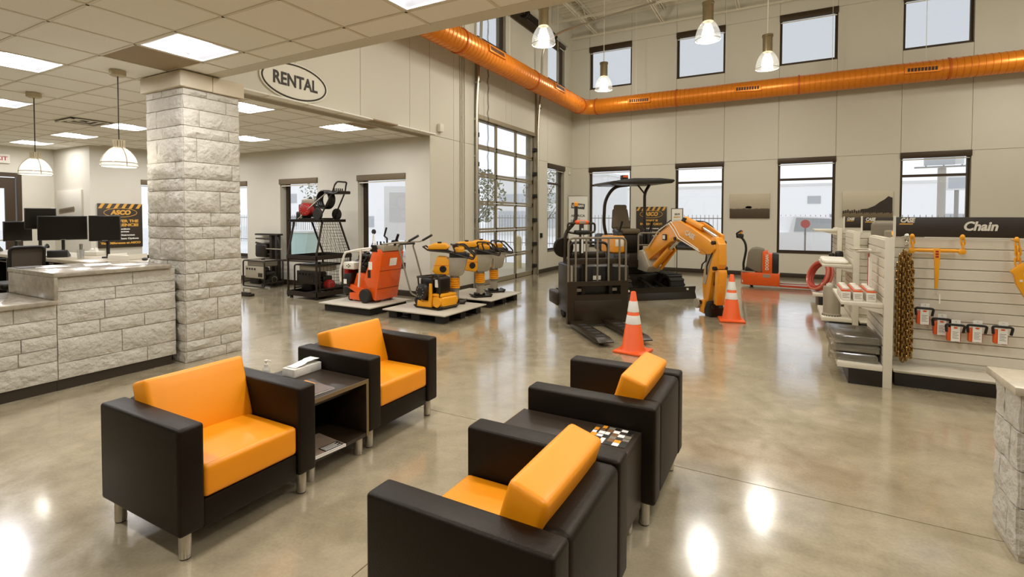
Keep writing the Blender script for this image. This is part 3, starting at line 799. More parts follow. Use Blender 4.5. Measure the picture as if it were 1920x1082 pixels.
def register(p, axis, ang):
    """drum-tap register on the duct, ang measured from horizontal toward the room"""
    r_ = thing('register', p, 0, parent=dt)
    if axis == 'y': r_.rotation_euler = (0, -ang, 0)
    else: r_.rotation_euler = (-ang, 0, -PI / 2)
    MB().box((DR - .03, -.32, -.075), (DR + .028, .32, .075)).build('register_frame', m_duct, r_, bevel=.004)
    q = MB()
    for k in range(9): q.box((DR + .028, -.27 + k * .061, -.04), (DR + .032, -.27 + k * .061 + .046, .04))
    q.build('register_slots', m_slot, r_, smooth=False)
for y in (8.95, 12.2): register((0, y - DYy, 0), 'y', rad(12))
for x in (1.75, 4.55, 8.1): register((x, 0, 0), 'x', rad(2))
hb = MB()
for y in (7.3, 9.9, 12.6): hb.cyl((0, y - DYy, DR), (0, y - DYy, ZR - DZz), .005, n=6)
for x in (1.6, 4.0, 6.4, 8.2): hb.cyl((x, 0, DR), (x, 0, ZR - DZz), .005, n=6)
hb.build('hanger_wire', m_white, dt)

# ================================================================ LAMPS
m_bell = glassy('prismatic_bell', (246, 246, 244), .12, .12, .025, (240, 240, 236))
m_bell_p = glassy('pendant_bell', (248, 248, 246), .10, .12, .22, (244, 243, 238))
def bell_lamp(name, loc, stem_top, R_, hb_, ballast_r, ballast_h, label, group, watts, cap=True, ribbed=False):
    t = thing(name, loc, 0, label, 'lamp', group)
    pr_ = []
    for i in range(11):
        a = i / 10; pr_.append((R_ * (0.34 + 0.66 * math.sin(a * PI / 2) ** 0.8), hb_ * (1 - a) ** 0.85))
    MB().lathe([(r_, z) for r_, z in pr_] + [(R_ - .004, .0)] , 32).build('glass_bell', m_bell_p if ribbed else m_bell, t)
    t.children[-1].data.polygons[-1].use_smooth = True
    MB().ring((0, 0, .0), R_, .007, 'z', 36, 6).build('rim', mat('lamp_rim', (226, 224, 214), .3), t)
    if ribbed:
        gcol = mat('lamp_socket', (186, 172, 140), .45)
        b = MB().cyl((0, 0, hb_ - .01), (0, 0, hb_ + ballast_h), ballast_r * .8, n=20)
        for k in range(14):
            a = 2 * PI * k / 14; b.cyl((ballast_r * math.cos(a), ballast_r * math.sin(a), hb_), (ballast_r * math.cos(a), ballast_r * math.sin(a), hb_ + ballast_h), .007, n=6)
        b.build('socket_housing', gcol, t)
        for a in (0, PI / 2, PI, 3 * PI / 2):
            MB().tube([(r_ * 1.02 * math.cos(a), r_ * 1.02 * math.sin(a), z) for r_, z in pr_], .004, 5).build('bell_rib', mat('lamp_wire', (140, 122, 86), .5), t)
        MB().ring((0, 0, .035), R_ * .985, .005, 'z', 32, 5).build('band', MATS['lamp_wire'], t)
        MB().cyl((0, 0, hb_ + ballast_h), (0, 0, stem_top - .05), .006, n=8).build('stem', m_ink, t)
        MB().lathe([(.0, stem_top), (.075, stem_top), (.075, stem_top - .05), (.055, stem_top - .06), (0, stem_top - .06)], 24).build('canopy', gcol, t)
    else:
        MB().lathe([(ballast_r * .98, hb_ - .02), (ballast_r, hb_), (ballast_r, hb_ + ballast_h), (ballast_r * 1.12, hb_ + ballast_h + .005), (ballast_r * 1.12, hb_ + ballast_h + .05), (ballast_r * .5, hb_ + ballast_h + .07), (.02, hb_ + ballast_h + .08)], 28).build('ballast_housing', mat('lamp_ballast', (150, 134, 104), .3, .8, var=.1), t)
        MB().cyl((0, 0, hb_ + ballast_h + .07), (0, 0, stem_top), .011, n=8).build('stem', m_white, t)
    MB().sph((0, 0, hb_ * .72), (.04, .04, .055), 14, 10).build('bulb', emit('lamp_bulb', (255, 250, 238), 1.4), t)
    if not ribbed:
        sd = bpy.data.lights.new('lamp_light', 'SPOT'); sd.energy = watts; sd.shadow_soft_size = .26; sd.color = (1.0, .965, .90); sd.spot_size = rad(168); sd.spot_blend = .9
        so = bpy.data.objects.new('lamp_light', sd); COL.objects.link(so); so.parent = t; so.location = (0, 0, .02)
        watts = HIGHBAY_UP
    ld = bpy.data.lights.new('lamp_light', 'POINT'); ld.energy = watts; ld.shadow_soft_size = .06 if ribbed else .12; ld.color = (1.0, .965, .90)
    lo = bpy.data.objects.new('lamp_light', ld); COL.objects.link(lo); lo.parent = t; lo.location = (0, 0, hb_ * .35)
    return t
HB = [((-4.26, 9.11, 5.0), 'high bay lamp with clear bell hanging before the wall of the glazed roller door'),
      ((-1.37, 10.4, 5.0), 'high bay lamp with clear bell hanging in front of the second upper window'),
      ((-.40, 12.3, 4.81), 'high bay lamp with clear bell on a white stem before the third upper window'),
      ((-4.34, 13.1, 5.0), 'high bay lamp with clear bell on a long stem before the corner upper window'),
      ((3.6, 9.1, 5.0), 'added unseen high bay lamp with clear bell hanging over the parts shelving'),  # from here down unseen lamps, added to give the hall enough light
      ((4.6, 13.1, 5.0), 'added unseen high bay lamp with clear bell over the far end of the parts shelving'),
      ((-3.6, 5.4, 5.0), 'added unseen high bay lamp with clear bell hanging close behind the low ceiling edge'),
      ((.4, 5.4, 5.0), 'added unseen high bay lamp with clear bell hanging above the traffic cone'),
      ((4.2, 5.4, 5.0), 'added unseen high bay lamp with clear bell hanging above the chain display'),
      ((-2.4, 6.9, 5.0), 'added unseen high bay lamp with clear bell hanging above the rider pallet truck'),  # three extra unseen lamps, added so the visible ones can be dimmer
      ((1.4, 7.2, 5.0), 'added unseen high bay lamp with clear bell hanging above the slatwall end caps'),
      ((5.4, 8.4, 5.0), 'added unseen high bay lamp with clear bell hanging by the right wall of the hall')]
for p, lb in HB: bell_lamp('high_bay_lamp', p, ZR - p[2], .232, .37, .1, .3, lb, 'high bay lamps in the tall hall', HIGHBAY)
for p, lb in (((-6.305, 2.74, 2.118), 'pendant lamp with ribbed glass bell over the counter next to the stone column'), ((-8.38, 2.725, 2.112), 'pendant lamp with ribbed glass bell over the office end of the desk')):
    bell_lamp('pendant_lamp', p, ZC - p[2] - .003, .162, .2, .048, .08, lb, 'pendant lamps over the reception desk', PENDANT, ribbed=True)
# ================================================================ SHOWROOM EQUIPMENT
def wheel(parent, c, R_, w_, axis='y', hub=None, name='wheel', tread=0):
    a = MB().lathe([(R_ * .55, -w_/2), (R_ * .9, -w_/2), (R_, -w_/2 + w_ * .2), (R_, w_/2 - w_ * .2), (R_ * .9, w_/2), (R_ * .55, w_/2)], 28, c, axis)
    for k in range(tread):
        t = 2 * PI * k / tread; u, v_ = math.cos(t) * R_, math.sin(t) * R_
        p = {'y': (c[0] + u, c[1], c[2] + v_), 'x': (c[0], c[1] + u, c[2] + v_)}[axis]
        q = w_ * .48
        a.cyl((p[0], p[1] - q, p[2]) if axis == 'y' else (p[0] - q, p[1], p[2]), (p[0], p[1] + q, p[2]) if axis == 'y' else (p[0] + q, p[1], p[2]), R_ * .06, n=5)
    wl = a.build(name, m_rubber, parent)
    MB().lathe([(0, -w_ * .3), (R_ * .16, -w_ * .3), (R_ * .2, -w_ * .42), (R_ * .3, -w_ * .3), (R_ * .58, -w_ * .28), (R_ * .58, w_ * .28), (R_ * .3, w_ * .3), (R_ * .2, w_ * .42), (0, w_ * .4)], 20, c, axis).build('hub', hub or m_ltgrey, wl)
    return wl
def engine(parent, c, s=1.0, cover=None, rz=0.0, tank=None):
    """small air-cooled engine: block with fins, recoil housing, muffler, fuel tank"""
    e_ = thing('engine', c, rz, parent=parent); e_.scale = (s, s, s)
    b = MB().rbox((-.12, -.1, 0), (.12, .1, .2), .012)
    for k in range(6): b.box((-.13, -.13, .1 + k * .022), (.05, -.1, .11 + k * .022))
    b.build('engine_block', m_dark, e_)
    MB().lathe([(0, .13), (.07, .13), (.105, .115), (.11, .05), (.11, 0)], 24, (.11, 0, .13), 'x').build('recoil_housing', cover or m_black, e_)
    rc = MB()
    for k in range(10):
        t = 2 * PI * k / 10; rc.box((.238, .065 * math.cos(t) - .008, .13 + .065 * math.sin(t) - .008), (.244, .065 * math.cos(t) + .008, .13 + .065 * math.sin(t) + .008))
    rc.build('recoil_vents', m_steel, e_, smooth=False)
    MB().rbox((-.15, -.12, .21), (.13, .12, .31), .03, 3).build('fuel_tank', tank or m_black, e_)
    MB().lathe([(.03, .31), (.03, .335), (0, .335)], 16, (.04, 0, 0)).build('fuel_cap', m_dark, e_)
    MB().rbox((-.2, -.16, .1), (-.08, -.03, .22), .02, 2).build('muffler', m_dark, e_)
    MB().rbox((.0, -.19, .12), (.1, -.1, .22), .02, 2).build('air_filter', m_black, e_)
    return e_
# ---- display pallets
m_board = mat('display_board', (186, 178, 160), .5, var=.05, scale=5)
m_pal = mat('black_pallet', (26, 19, 10), .7, var=.25, scale=20)
def pallet(x0, y0, x1, y1, label, solid=False):
    t = thing('display_pallet', (x0, y0, 0), 0, label, 'pallet', 'black display pallets')
    W_, D = x1 - x0, y1 - y0; i = .07
    MB().box((0, 0, .122), (W_, D, .14)).build('deck_board', m_board, t, bevel=.002)
    MB().box((i, i, .1), (W_ - i, D - i, .122)).build('top_deck', m_pal, t)
    for k in range(5): MB().box((i, i + k * (D - 2*i - .1) / 4, 0), (W_ - i, i + k * (D - 2*i - .1) / 4 + .1, .016)).build('bottom_plank', m_pal, t)
    if solid: MB().box((i, i, .016), (W_ - i, i + .02, .1)).box((W_ - i - .02, i + .02, .016), (W_ - i, D - i, .1)).build('skirt', m_pal, t)
    for a in range(3):
        for b in range(3):
            x = i + a * (W_ - 2*i - .16) / 2; y = i + b * (D - 2*i - .14) / 2
            MB().box((x, y + (.021 if solid else 0), .016), (x + .16 - (.021 if solid else 0), y + .14, .1)).build('pallet_block', m_pal, t)
pallet(-6.89, 5.84, -5.73, 6.86, 'low black pallet with a pale top under the orange concrete saw', True)
pallet(-5.53, 5.91, -4.33, 7.07, 'low black pallet with a pale top under the yellow plate compactor')
pallet(-5.62, 7.38, -4.42, 8.52, 'low black pallet with a pale top under the two rammers by the glazed door')

# ---- wire-sided rack
rk = thing('wire_rack', (-8.14, 6.94, 0), 0, 'black two-tier display rack with wire mesh sides and tapered upper frame', 'rack')
hx_ = .40; yb0, yb1, yt0, yt1 = -.42, .42, -.27, .14
m_rack = mat('rack_black', (40, 30, 18), .45, .3, var=.1)
for x in (-hx_, hx_):
    for yb, yt in ((yb0, yt0), (yb1, yt1)):
        MB().tube(fillet([(x, yb, .02), (x, yb, .84), (x, yt, 1.5)], .06, 3), .02, 8).build('post', m_rack, rk)
def tray(z, xa, xb, ya, yb, h): return MB().box((xa, ya, z), (xb, yb, z + .006)).box((xa, ya, z), (xb, ya + .012, z + h)).box((xa, yb - .012, z), (xb, yb, z + h)).box((xa, ya, z), (xa + .012, yb, z + h)).box((xb - .012, ya, z), (xb, yb, z + h))
tray(.05, -.42, .42, -.44, .44, .09).build('bottom_tray', m_rack, rk, smooth=False)
tray(.76, -.42, .42, -.44, .44, .075).build('middle_tray', m_rack, rk, smooth=False)
MB().box((-.47, -.36, 1.5), (.47, .24, 1.512)).box((-.47, -.36, 1.475), (.47, -.345, 1.53)).box((.455, -.36, 1.475), (.47, .24, 1.53)).box((-.47, -.36, 1.475), (-.455, .24, 1.53)).build('top_shelf', m_rack, rk, smooth=False)
for z in (0.0,):
    for x in (-.36, .36):
        for y in (-.38, .38): MB().cyl((x, y, 0), (x, y, .05), .03, n=12).build('foot', m_black, rk)
def mesh_side(fn, nu, nv, name='wire_mesh'):
    q = MB()
    for i in range(nu + 1): q.tube([fn(i / nu, 0), fn(i / nu, .5), fn(i / nu, 1)], .0028, 4)
    for j in range(nv + 1): q.tube([fn(0, j / nv), fn(.5, j / nv), fn(1, j / nv)], .0028, 4)
    q.build(name, m_rack, rk)
mesh_side(lambda u, v_: (hx_, (yb0 + (yb1 - yb0) * u) * (1 - v_) + (yt0 + (yt1 - yt0) * u) * v_, .84 + .65 * v_), 7, 11)
mesh_side(lambda u, v_: (hx_, yb0 + (yb1 - yb0) * u, .14 + .62 * v_), 10, 10)
mesh_side(lambda u, v_: (-hx_ + 2 * hx_ * u, yb1 * (1 - v_) + yt1 * v_, .84 + .65 * v_), 12, 11)
mesh_side(lambda u, v_: (-hx_ + 2 * hx_ * u, yb1, .14 + .62 * v_), 12, 10)
# ---- generators
def generator(loc, rz, size, label, panel, cover, tankm, feet=True):
    t = thing('generator', loc, rz, label, 'generator', 'portable generators')
    w_, d_, h = size
    for y in (-d_/2, d_/2):
        MB().tube(fillet([(-w_/2, y, .03), (w_/2, y, .03), (w_/2, y, h), (-w_/2, y, h), (-w_/2, y, .04)], .06, 5), .016, 8).build('frame_hoop', m_rack, t)
    for x, z in ((-w_/2, .12), (w_/2, .12), (-w_/2 + .04, h - .0), (w_/2 - .04, h - .0)): MB().cyl((x, -d_/2, z), (x, d_/2, z), .014, n=8).build('cross_tube', m_rack, t)
    MB().rbox((-w_/2 + .06, -d_/2 + .05, h - .13), (w_/2 - .1, d_/2 - .05, h + .01), .03, 3).build('fuel_tank', tankm, t)
    MB().lathe([(.04, h + .01), (.04, h + .03), (0, h + .035)], 16, (0, 0, 0)).build('fuel_cap', m_black, t)
    cp = MB().rbox((-w_/2 + .05, -d_/2 + .01, h * .36), (w_/2 - .05, -d_/2 + .06, h * .8), .008).build('control_panel', panel, t)
    for k in range(4): MB().cyl((-w_/2 + .13 + k * .09, -d_/2 + .01, h * .7), (-w_/2 + .13 + k * .09, -d_/2 - .006, h * .7), .02, n=12).build('outlet', m_black, cp)
    for k in range(3): MB().box((w_/2 - .22 + k * .05, -d_/2 + .0, h * .42), (w_/2 - .19 + k * .05, -d_/2 + .011, h * .56)).build('breaker', m_black, cp)
    MB().rbox((-w_/2 + .06, -d_/2 + .09, .06), (.0, d_/2 - .06, h * .72), .04, 3).build('alternator', m_dark, t)
    engine(t, (w_/2 - .24, .02, .06), .95, cover, 0, m_black)
    return t
generator((-10.33, 7.24, 0), 0, (.74, .46, .60), 'black portable generator with a pale outlet panel standing near the stone column', m_ltgrey, m_dark, m_grey)
generator((-8.16, 6.93, .056), 0, (.72, .56, .58), 'portable generator with a red starter cover inside the wire rack', m_dark, m_red, m_ltgrey)
# skid runner on the floor near the column
tag(MB().box((-9.95, 6.17, 0), (-9.25, 6.29, .05)).box((-9.9, 6.19, .05), (-9.32, 6.27, .07)).build('steel_runner', m_rack, bevel=.006), 'low dark steel runner on the floor beside the generator by the column', 'runner')
# light tower base / upright frame behind
uf = thing('upright_pump_frame', (-10.75, 7.64, 0), 0, 'tall dark upright frame with rollers and a crossbar standing behind the generator', 'equipment')
for x in (.14, .34): MB().box((x, -.04, .02), (x + .085, .05, 1.15)).build('upright', m_rack, uf, bevel=.004)
MB().box((-.35, -.07, 1.14), (.47, .08, 1.18)).build('top_beam', m_rack, uf, bevel=.004)
MB().box((-.4, -.11, 0), (.47, .1, .05)).build('base_plate', m_rack, uf, bevel=.004)
for k, z in enumerate((1.06, .96, .8, .7)): MB().tube([(-.36, -.03, z), (-.1, -.05 , z - .03 * (k % 2)), (.16, -.02, z)], .018 + .006 * (k % 2), 8).build('frame_rail', m_rack, uf)
MB().rbox((-.32, -.1, .62), (.08, .1, .94), .05, 3).build('pump_body', m_dark, uf)
MB().cyl((-.3, -.07, .83), (.66, -.07, .83), .012, n=8).build('crossbar', m_alu, uf)
MB().tube(fillet([(.42, -.04, 1.13), (.5, -.05, 1.0), (.5, -.05, .75), (.42, -.03, .7)], .05, 4), .012, 8).build('hose', m_black, uf)

# ---- pressure washer on top of the rack
pw = thing('pressure_washer', (-8.12, 6.86, 1.512), 0, 'pressure washer with red engine, black hose coil and loop handle on top of the rack', 'pressure washer')
for y in (-.17, .17):
    MB().tube(fillet([(-.38, y, .03), (.28, y, .03), (.33, y, .1), (.62, y * .9, .55), (.66, y * .8, .68)], .05, 4), .014, 8).build('frame_tube', m_rack, pw)
    wheel(pw, (.3, y * 1.35, .115), .115, .06, 'y', m_ltgrey)
MB().tube(fillet([(.66, -.136, .67), (.7, -.12, .73), (.7, .12, .73), (.66, .136, .67)], .05, 4), .016, 8).build('handle', m_rack, pw)
MB().rbox((.38, -.16, .5), (.76, .16, .56), .015).build('gun_tray', m_dark, pw)
for k in range(5): MB().cyl((.6, -.1 + k * .05, .56), (.6, -.1 + k * .05, .61), .012, n=10).build('nozzle', m_black, pw)
MB().tube([(.56, -.19, .52), (.72, -.2, .5), (.86, -.2, .545)], .018, 8).build('spray_gun', m_black, pw)
hs = MB()
for k in range(4): hs.ring((.25 + .015 * k, -.06 + .03 * k, .40), .17, .018, 'y', 28, 8)
hs.build('hose_coil', m_black, pw)
engine(pw, (-.12, -.02, .06), 1.15, m_red, -PI / 2 + .35, m_ltgrey)
MB().rbox((-.46, -.13, .02), (-.26, .1, .17), .03, 3).build('pump', m_dark, pw); MB().cyl((-.34, -.02, .17), (-.34, -.02, .34), .055, n=16).build('canister', m_dark, pw)
MB().box((-.24, -.19, .03), (-.2, -.16, .22)).build('steel_bracket', m_steel, pw)
# lance leaning across
MB().tube([(-.28, -.23, .0), (.1, -.24, .25), (.5, -.22, .5)], .012, 8).build('lance', m_steel, pw)

# ---- walk-behind concrete saw
sw = thing('concrete_saw', (-6.2, 6.46, .14), 0, 'orange walk-behind concrete saw with black engine and steel guard frame on its pallet', 'concrete saw')
def S_(x, z): return (x + 6.2, z - .14)
yn, yf = -.24, .25
MB().prism([S_(*p) for p in ((-6.52, .36), (-6.42, .62), (-6.24, .62), (-6.18, .53), (-6.0, .5), (-5.98, .24), (-6.45, .27))], 'y', yn + .03, yf).build('chassis', m_dkorange, sw, bevel=.006)
MB().prism([S_(*p) for p in ((-6.21, .53), (-6.0, .20), (-5.95, .185), (-5.80, .98), (-5.84, 1.04), (-6.0, 1.04))], 'y', yn - .02, yf + .02).build('rear_tower', m_dkorange, sw, bevel=.006)
MB().prism([S_(*p) for p in ((-6.73, .42), (-6.70, .46), (-6.22, .36), (-6.22, .25), (-6.33, .25))], 'y', yn, yn + .1).build('front_arm', m_dkorange, sw, bevel=.004)
MB().prism([S_(*p) for p in ((-6.56, .17), (-6.56, .28), (-6.2, .28), (-6.2, .16))], 'y', yn - .01, yf - .1).build('lower_deck', m_dkorange, sw, bevel=.004)
# panel seams, plates and stickers on the tower
o = thing('tower_decals', (0, 0, 0), parent=sw)
def on_tower(u0, u1, t0, t1, m_, nm, off=.003):
    """rectangle on the rear face of the tower; t runs up the slope"""
    b0 = Vector((-5.95 + 6.2, 0, .045)); b1 = Vector((-5.80 + 6.2, 0, .84)); d_ = b1 - b0; nrm = Vector((d_.z, 0, -d_.x)).normalized()
    P = [b0 + d_ * t + Vector((0, u, 0)) for t in (t0, t1) for u in (u0, u1)]
    MB().add([p + nrm * .001 for p in P] + [p + nrm * off for p in P], [(0, 1, 3, 2), (4, 6, 7, 5), (0, 4, 5, 1), (1, 5, 7, 3), (3, 7, 6, 2), (2, 6, 4, 0)]).build(nm, m_, o, smooth=False)
on_tower(-.05, .12, .72, .88, m_paper, 'instruction_label'); on_tower(yn - .02, yf + .02, .62, .628, m_ink, 'panel_seam'); on_tower(yn - .02, yf + .02, .24, .248, m_ink, 'panel_seam')
for t in (.05, .3, .56, .68, .95):
    for u in (-.2, .22): on_tower(u - .008, u + .008, t - .01, t + .01, m_ltgrey, 'bolt', .006)
MB().box(S_(-6.1, .7)[0:1] + (yn - .024,) + S_(0, .7)[1:], S_(-6.02, .8)[0:1] + (yn - .02,) + S_(0, .83)[1:]).build('side_label', m_paper, sw)
MB().box((.08, yn - .024, .42), (.14, yn - .02, .55)).build('side_label', m_black, sw)
MB().rbox((.16, yn, .87), (.42, yf, .97), .01).build('console', m_ltgrey, sw)
MB().prism([(.14, .86), (.3, .86), (.26, .97), (.16, .97)], 'y', yn - .025, yn).build('console_side', m_dark, sw)
for k in range(4): MB().cyl((.22 + .04 * k, yn + .06 + .03 * (k % 2), .96), (.22 + .04 * k, yn + .06 + .03 * (k % 2), 1.03), .01, n=8).build('switch', m_black, sw)
MB().tube([(.36, -.1, .97), (.36, -.1, 1.08), (.3, -.1, 1.12), (.35, -.1, 1.26)], .016, 8).build('crank_handle', m_dark, sw)
MB().tube([(.42, .02, .96), (.5, .02, 1.15)], .022, 8).build('lever', m_dark, sw)
for y in (yn + .08, yf - .06):
    hb_ = MB().tube([(.3, y, .98), (.62, y, 1.02), (.82, y, 1.03), (.9, y, 1.06)], .015, 8).build('handle_bar', m_ltgrey, sw)
    MB().tube([(.88, y, 1.05), (1.07, y, 1.14)], .02, 8).build('grip', m_black, hb_)
# engine cluster
engine(sw, (-.12, 0, .42), 1.2, m_black, PI, m_dark)
for c, r_ in (((-.0, -.12, .72), .075), ((.08, -.05, .78), .06), ((-.08, -.16, .56), .06), ((.12, -.14, .62), .05), ((.16, -.1, .5), .045), ((-.16, -.12, .76), .05)):
    MB().lathe([(0, -.06), (r_ * .8, -.06), (r_, -.04), (r_, .04), (r_ * .8, .06), (0, .06)], 16, c, 'y').build('engine_accessory', m_black, sw)
MB().tube([(.2, -.18, .55), (.05, -.2, .45), (-.1, -.2, .62), (-.0, -.19, .75)], .015, 8).build('engine_hose', m_black, sw)
MB().tube([(.3, -.22, .66), (.2, -.24, .66), (.1, -.22, .5)], .012, 8).build('water_hose', m_white, sw)
MB().rbox((-.5, yn - .02, .54), (-.24, yn + .2, .66), .015).build('blade_guard', m_white, sw)
for a, b in ((-.4, .6), (-.36, .62), (-.36, .58), (-.33, .6)): MB().cyl((a, yn - .026, b), (a, yn - .02, b), .011, n=8).build('guard_hole', m_black, sw)
MB().rbox((-.53, yn + .02, .4), (-.42, yf - .1, .56), .02).build('red_light_box', m_red, sw)
bx_ = MB().prism([(-.5, .26), (-.46, .46), (-.3, .48), (-.3, .4), (-.36, .24)], 'y', yn - .03, yn + .12).build('front_box', m_black, sw, bevel=.004)
MB().box((-.47, yn - .033, .29), (-.4, yn - .03, .37)).build('front_label', m_paper, bx_)
MB().rbox((-.66, -.12, .08), (-.46, .08, .22), .02).build('front_weight', m_black, sw)
for y in (yn - .03, yf + .02): MB().tube(fillet([(-.54, y, .32), (-.56, y, .5), (-.44, y, .83), (-.02, y, .9), (.18, y, .92)], .08, 5), .018, 8).build('guard_rail', m_white, sw)
MB().tube([(-.06, yn - .03, .91), (-.1, yn - .035, .4), (-.12, yn - .03, .26)], .018, 8).build('guard_post', m_white, sw)
MB().tube([(-.02, yn - .03, .9), (-.02, yf + .02, .9)], .016, 8).tube([(-.44, yn - .03, .83), (-.44, yf + .02, .83)], .016, 8).build('guard_cross_tube', m_white, sw)
MB().ring((-.04, 0, .95), .035, .01, 'y', 16, 6).build('lifting_eye', m_steel, sw)
MB().tube([(-.4, .28, .4), (-.33, .3, 1.14)], .008, 6).tube([(-.22, .28, .75), (-.33, .3, 1.14)], .008, 6).build('pointer_arm', m_white, sw); wheel(sw, (-.33, .31, 1.17), .045, .03, 'y', m_dark, 'pointer_wheel')
for y in (yn - .06, yf + .04): wheel(sw, (.06, y, .118), .118, .075, 'y', m_dark)
for y in (yn + .03, yf - .12): wheel(sw, (-.36, y, .045), .045, .05, 'y', m_dark, 'front_wheel')

# ---- plate compactor
pc = thing('plate_compactor', (-4.88, 6.44, .14), rad(-8), 'yellow plate compactor with black engine and long folding handle on its pallet', 'plate compactor')
MB().prism([(-.3, .035), (-.24, .0), (.24, .0), (.31, .055), (.29, .065), (.22, .022), (-.22, .022), (-.28, .05)], 'y', -.22, .22).build('base_plate', m_dark, pc, bevel=.004)
MB().prism([(-.24, .02), (-.22, .12), (-.1, .1), (.02, .12), (.04, .4), (.08, .4), (.09, .03)], 'y', -.2, -.17).build('side_plate', m_yellow, pc, bevel=.004)
MB().prism([(-.24, .02), (-.22, .12), (-.1, .1), (.02, .12), (.04, .4), (.08, .4), (.09, .03)], 'y', .17, .2).build('side_plate', m_yellow, pc, bevel=.004)
MB().rbox((.06, -.17, .03), (.3, .17, .2), .03, 3).build('exciter_housing', m_yellow, pc)
MB().cyl((.2, -.2, .12), (.2, .2, .12), .08, n=20).build('exciter_drum', m_yellow, pc)
MB().rbox((.06, -.17, .2), (.28, .17, .24), .01).build('exciter_cap', m_yellow, pc)
MB().box((-.2, -.16, .1), (.05, .16, .12)).build('engine_deck', m_yellow, pc)
engine(pc, (-.09, 0, .12), 1.12, m_black, -PI / 2, m_black)
MB().tube(fillet([(-.26, -.17, .48), (.06, -.17, .5), (.06, .17, .5), (-.26, .17, .48), (-.26, -.17, .485)], .05, 4), .014, 8).tube([(-.24, -.17, .48), (-.2, -.17, .12)], .012, 6).build('top_guard', m_rack, pc)
MB().rbox((.09, -.13, .24), (.2, .13, .5), .04, 3).build('water_tank', m_dark, pc)
MB().box((.1, -.134, .34), (.17, -.131, .46)).build('tank_label', m_paper, pc)
MB().tube(fillet([(.07, -.16, .2), (.07, -.16, .54), (.2, -.16, .54), (.24, -.16, .2)], .08, 5), .016, 8).build('lift_hoop', m_rack, pc)
for y in (-.16, .16): MB().tube(fillet([(-.24, y, .16), (-.42, y, .2), (-.66, y, .82), (-.72, y, .95), (-.68, y, .99)], .06, 4), .014, 8).build('handle_tube', m_grey, pc)
MB().tube([(-.68, -.16, .99), (-.68, .16, .99)], .016, 8).build('handle_grip', m_black, pc)
wheel(pc, (-.31, -.1, .085), .065, .05, 'y', m_dark); wheel(pc, (-.31, .1, .085), .065, .05, 'y', m_dark)

# ---- rammers
m_bel = mat('bellows_yellow', (238, 158, 22), .5)
def rammer(loc, rz, label):
    t = thing('rammer', loc, rz, label, 'rammer', 'yellow and grey rammers')
    MB().prism([(-.17, .03), (-.13, 0), (.17, .0), (.2, .05), (.19, .06), (.15, .03), (-.1, .03), (-.16, .045)], 'y', -.14, .14).build('foot_plate', m_dark, t, bevel=.005)
    MB().rbox((-.1, -.07, .03), (.08, .07, .075), .01).build('foot_bracket', m_dark, t)
    ax = Vector((.02, 0, 1)).normalized()
    def at_(h, dx=0): return (dx + ax.x / ax.z * h - .0, 0, h)
    MB().cyl(at_(.05), at_(.24), .075, .07, 20).build('lower_leg', m_ltgrey, t)
    MB().lathe([(.085, .225), (.085, .25), (.07, .26)], 20).build('clamp_ring', m_grey, t)
    pr_ = []
    for k in range(5): pr_ += [(.072, .25 + k * .036), (.089, .258 + k * .036), (.089, .276 + k * .036), (.072, .284 + k * .036)]
    MB().lathe(pr_, 24).build('bellows', m_bel, t)
    MB().lathe([(.06, .425), (.08, .43), (.08, .46), (.06, .47)], 20).build('upper_clamp', m_ltgrey, t)
    MB().prism([(-.07, .46), (.10, .46), (.15, .49), (.22, .76), (-.1, .77), (-.09, .5)], 'y', -.11, .11).build('crankcase', m_ltgrey, t, bevel=.012, seg=2)
    h_ = MB().prism([(-.33, .62), (-.36, .54), (-.3, .49), (-.12, .46), (-.08, .5), (-.08, .74), (-.14, .78), (-.28, .79)], 'y', -.12, .1).build('engine_cover', m_yellow, t, bevel=.02, seg=3)
    MB().lathe([(0, -.128), (.05, -.128), (.06, -.118)], 16, (-.18, 0, .58), 'y').build('starter', m_black, h_)
    MB().tube([(-.2, -.13, .6), (-.16, -.14, .62)], .012, 6).build('starter_grip', m_black, h_); MB().box((-.34, -.122, .635), (-.08, -.12, .642)).build('cover_seam', m_dkorange, h_)
    MB().rbox((-.08, -.1, .75), (.2, .1, .86), .02, 2).build('air_box', m_black, t)
    MB().rbox((.0, -.09, .84), (.16, .09, .93), .02, 2).build('filter_cover', m_yellow, t); MB().rbox((.15, -.08, .75), (.25, .08, .84), .02).build('guard_bumper', m_black, t)
    tk = MB().prism([(-.44, .9), (-.42, .97), (-.34, 1.0), (-.14, 1.0), (-.08, .94), (-.12, .9)], 'y', -.12, .12).build('fuel_tank', m_yellow, t, bevel=.015, seg=3)
    MB().lathe([(.03, 1.0), (.035, 1.005), (.035, 1.025), (0, 1.025)], 14, (-.25, 0, 0)).build('fuel_cap', m_black, tk)
    MB().prism([(-.45, .885), (-.1, .885), (-.12, .9), (-.43, .9)], 'y', -.13, .13).build('tank_tray', m_black, t)
    for y in (-.15, .15):
        MB().tube(fillet([(-.5, y, .95), (-.42, y, .89), (-.1, y, .86), (.05, y, .82), (.32, y, .74), (.34, y, .8), (.16, y, .98), (-.02, y, .98), (.03, y, .84)], .04, 4), .013, 8).build('handle_tube', m_rack, t)
    for x_, z_ in ((-.5, .95), (.33, .77), (.07, .98)): MB().tube([(x_, -.15, z_), (x_, .15, z_)], .014, 8).build('handle_cross_tube', m_rack, t)
    return t
rammer((-4.85, 6.90, .14), rad(30), 'rammer with round yellow engine cover behind the plate compactor')
r2 = rammer((-4.84, 7.68, .14), rad(50), 'rammer with a white tag on its grey body, standing between the other two rammers')
MB().box((.245, -.06, .5), (.248, .04, .68)).build('hang_tag', m_paper, r2)
r3 = rammer((-4.92, 8.3, .14), rad(48), 'rammer standing on the pallet corner closest to the glazed door')
MB().box((.245, -.03, .56), (.248, .02, .7)).build('hang_tag', m_paper, r3)

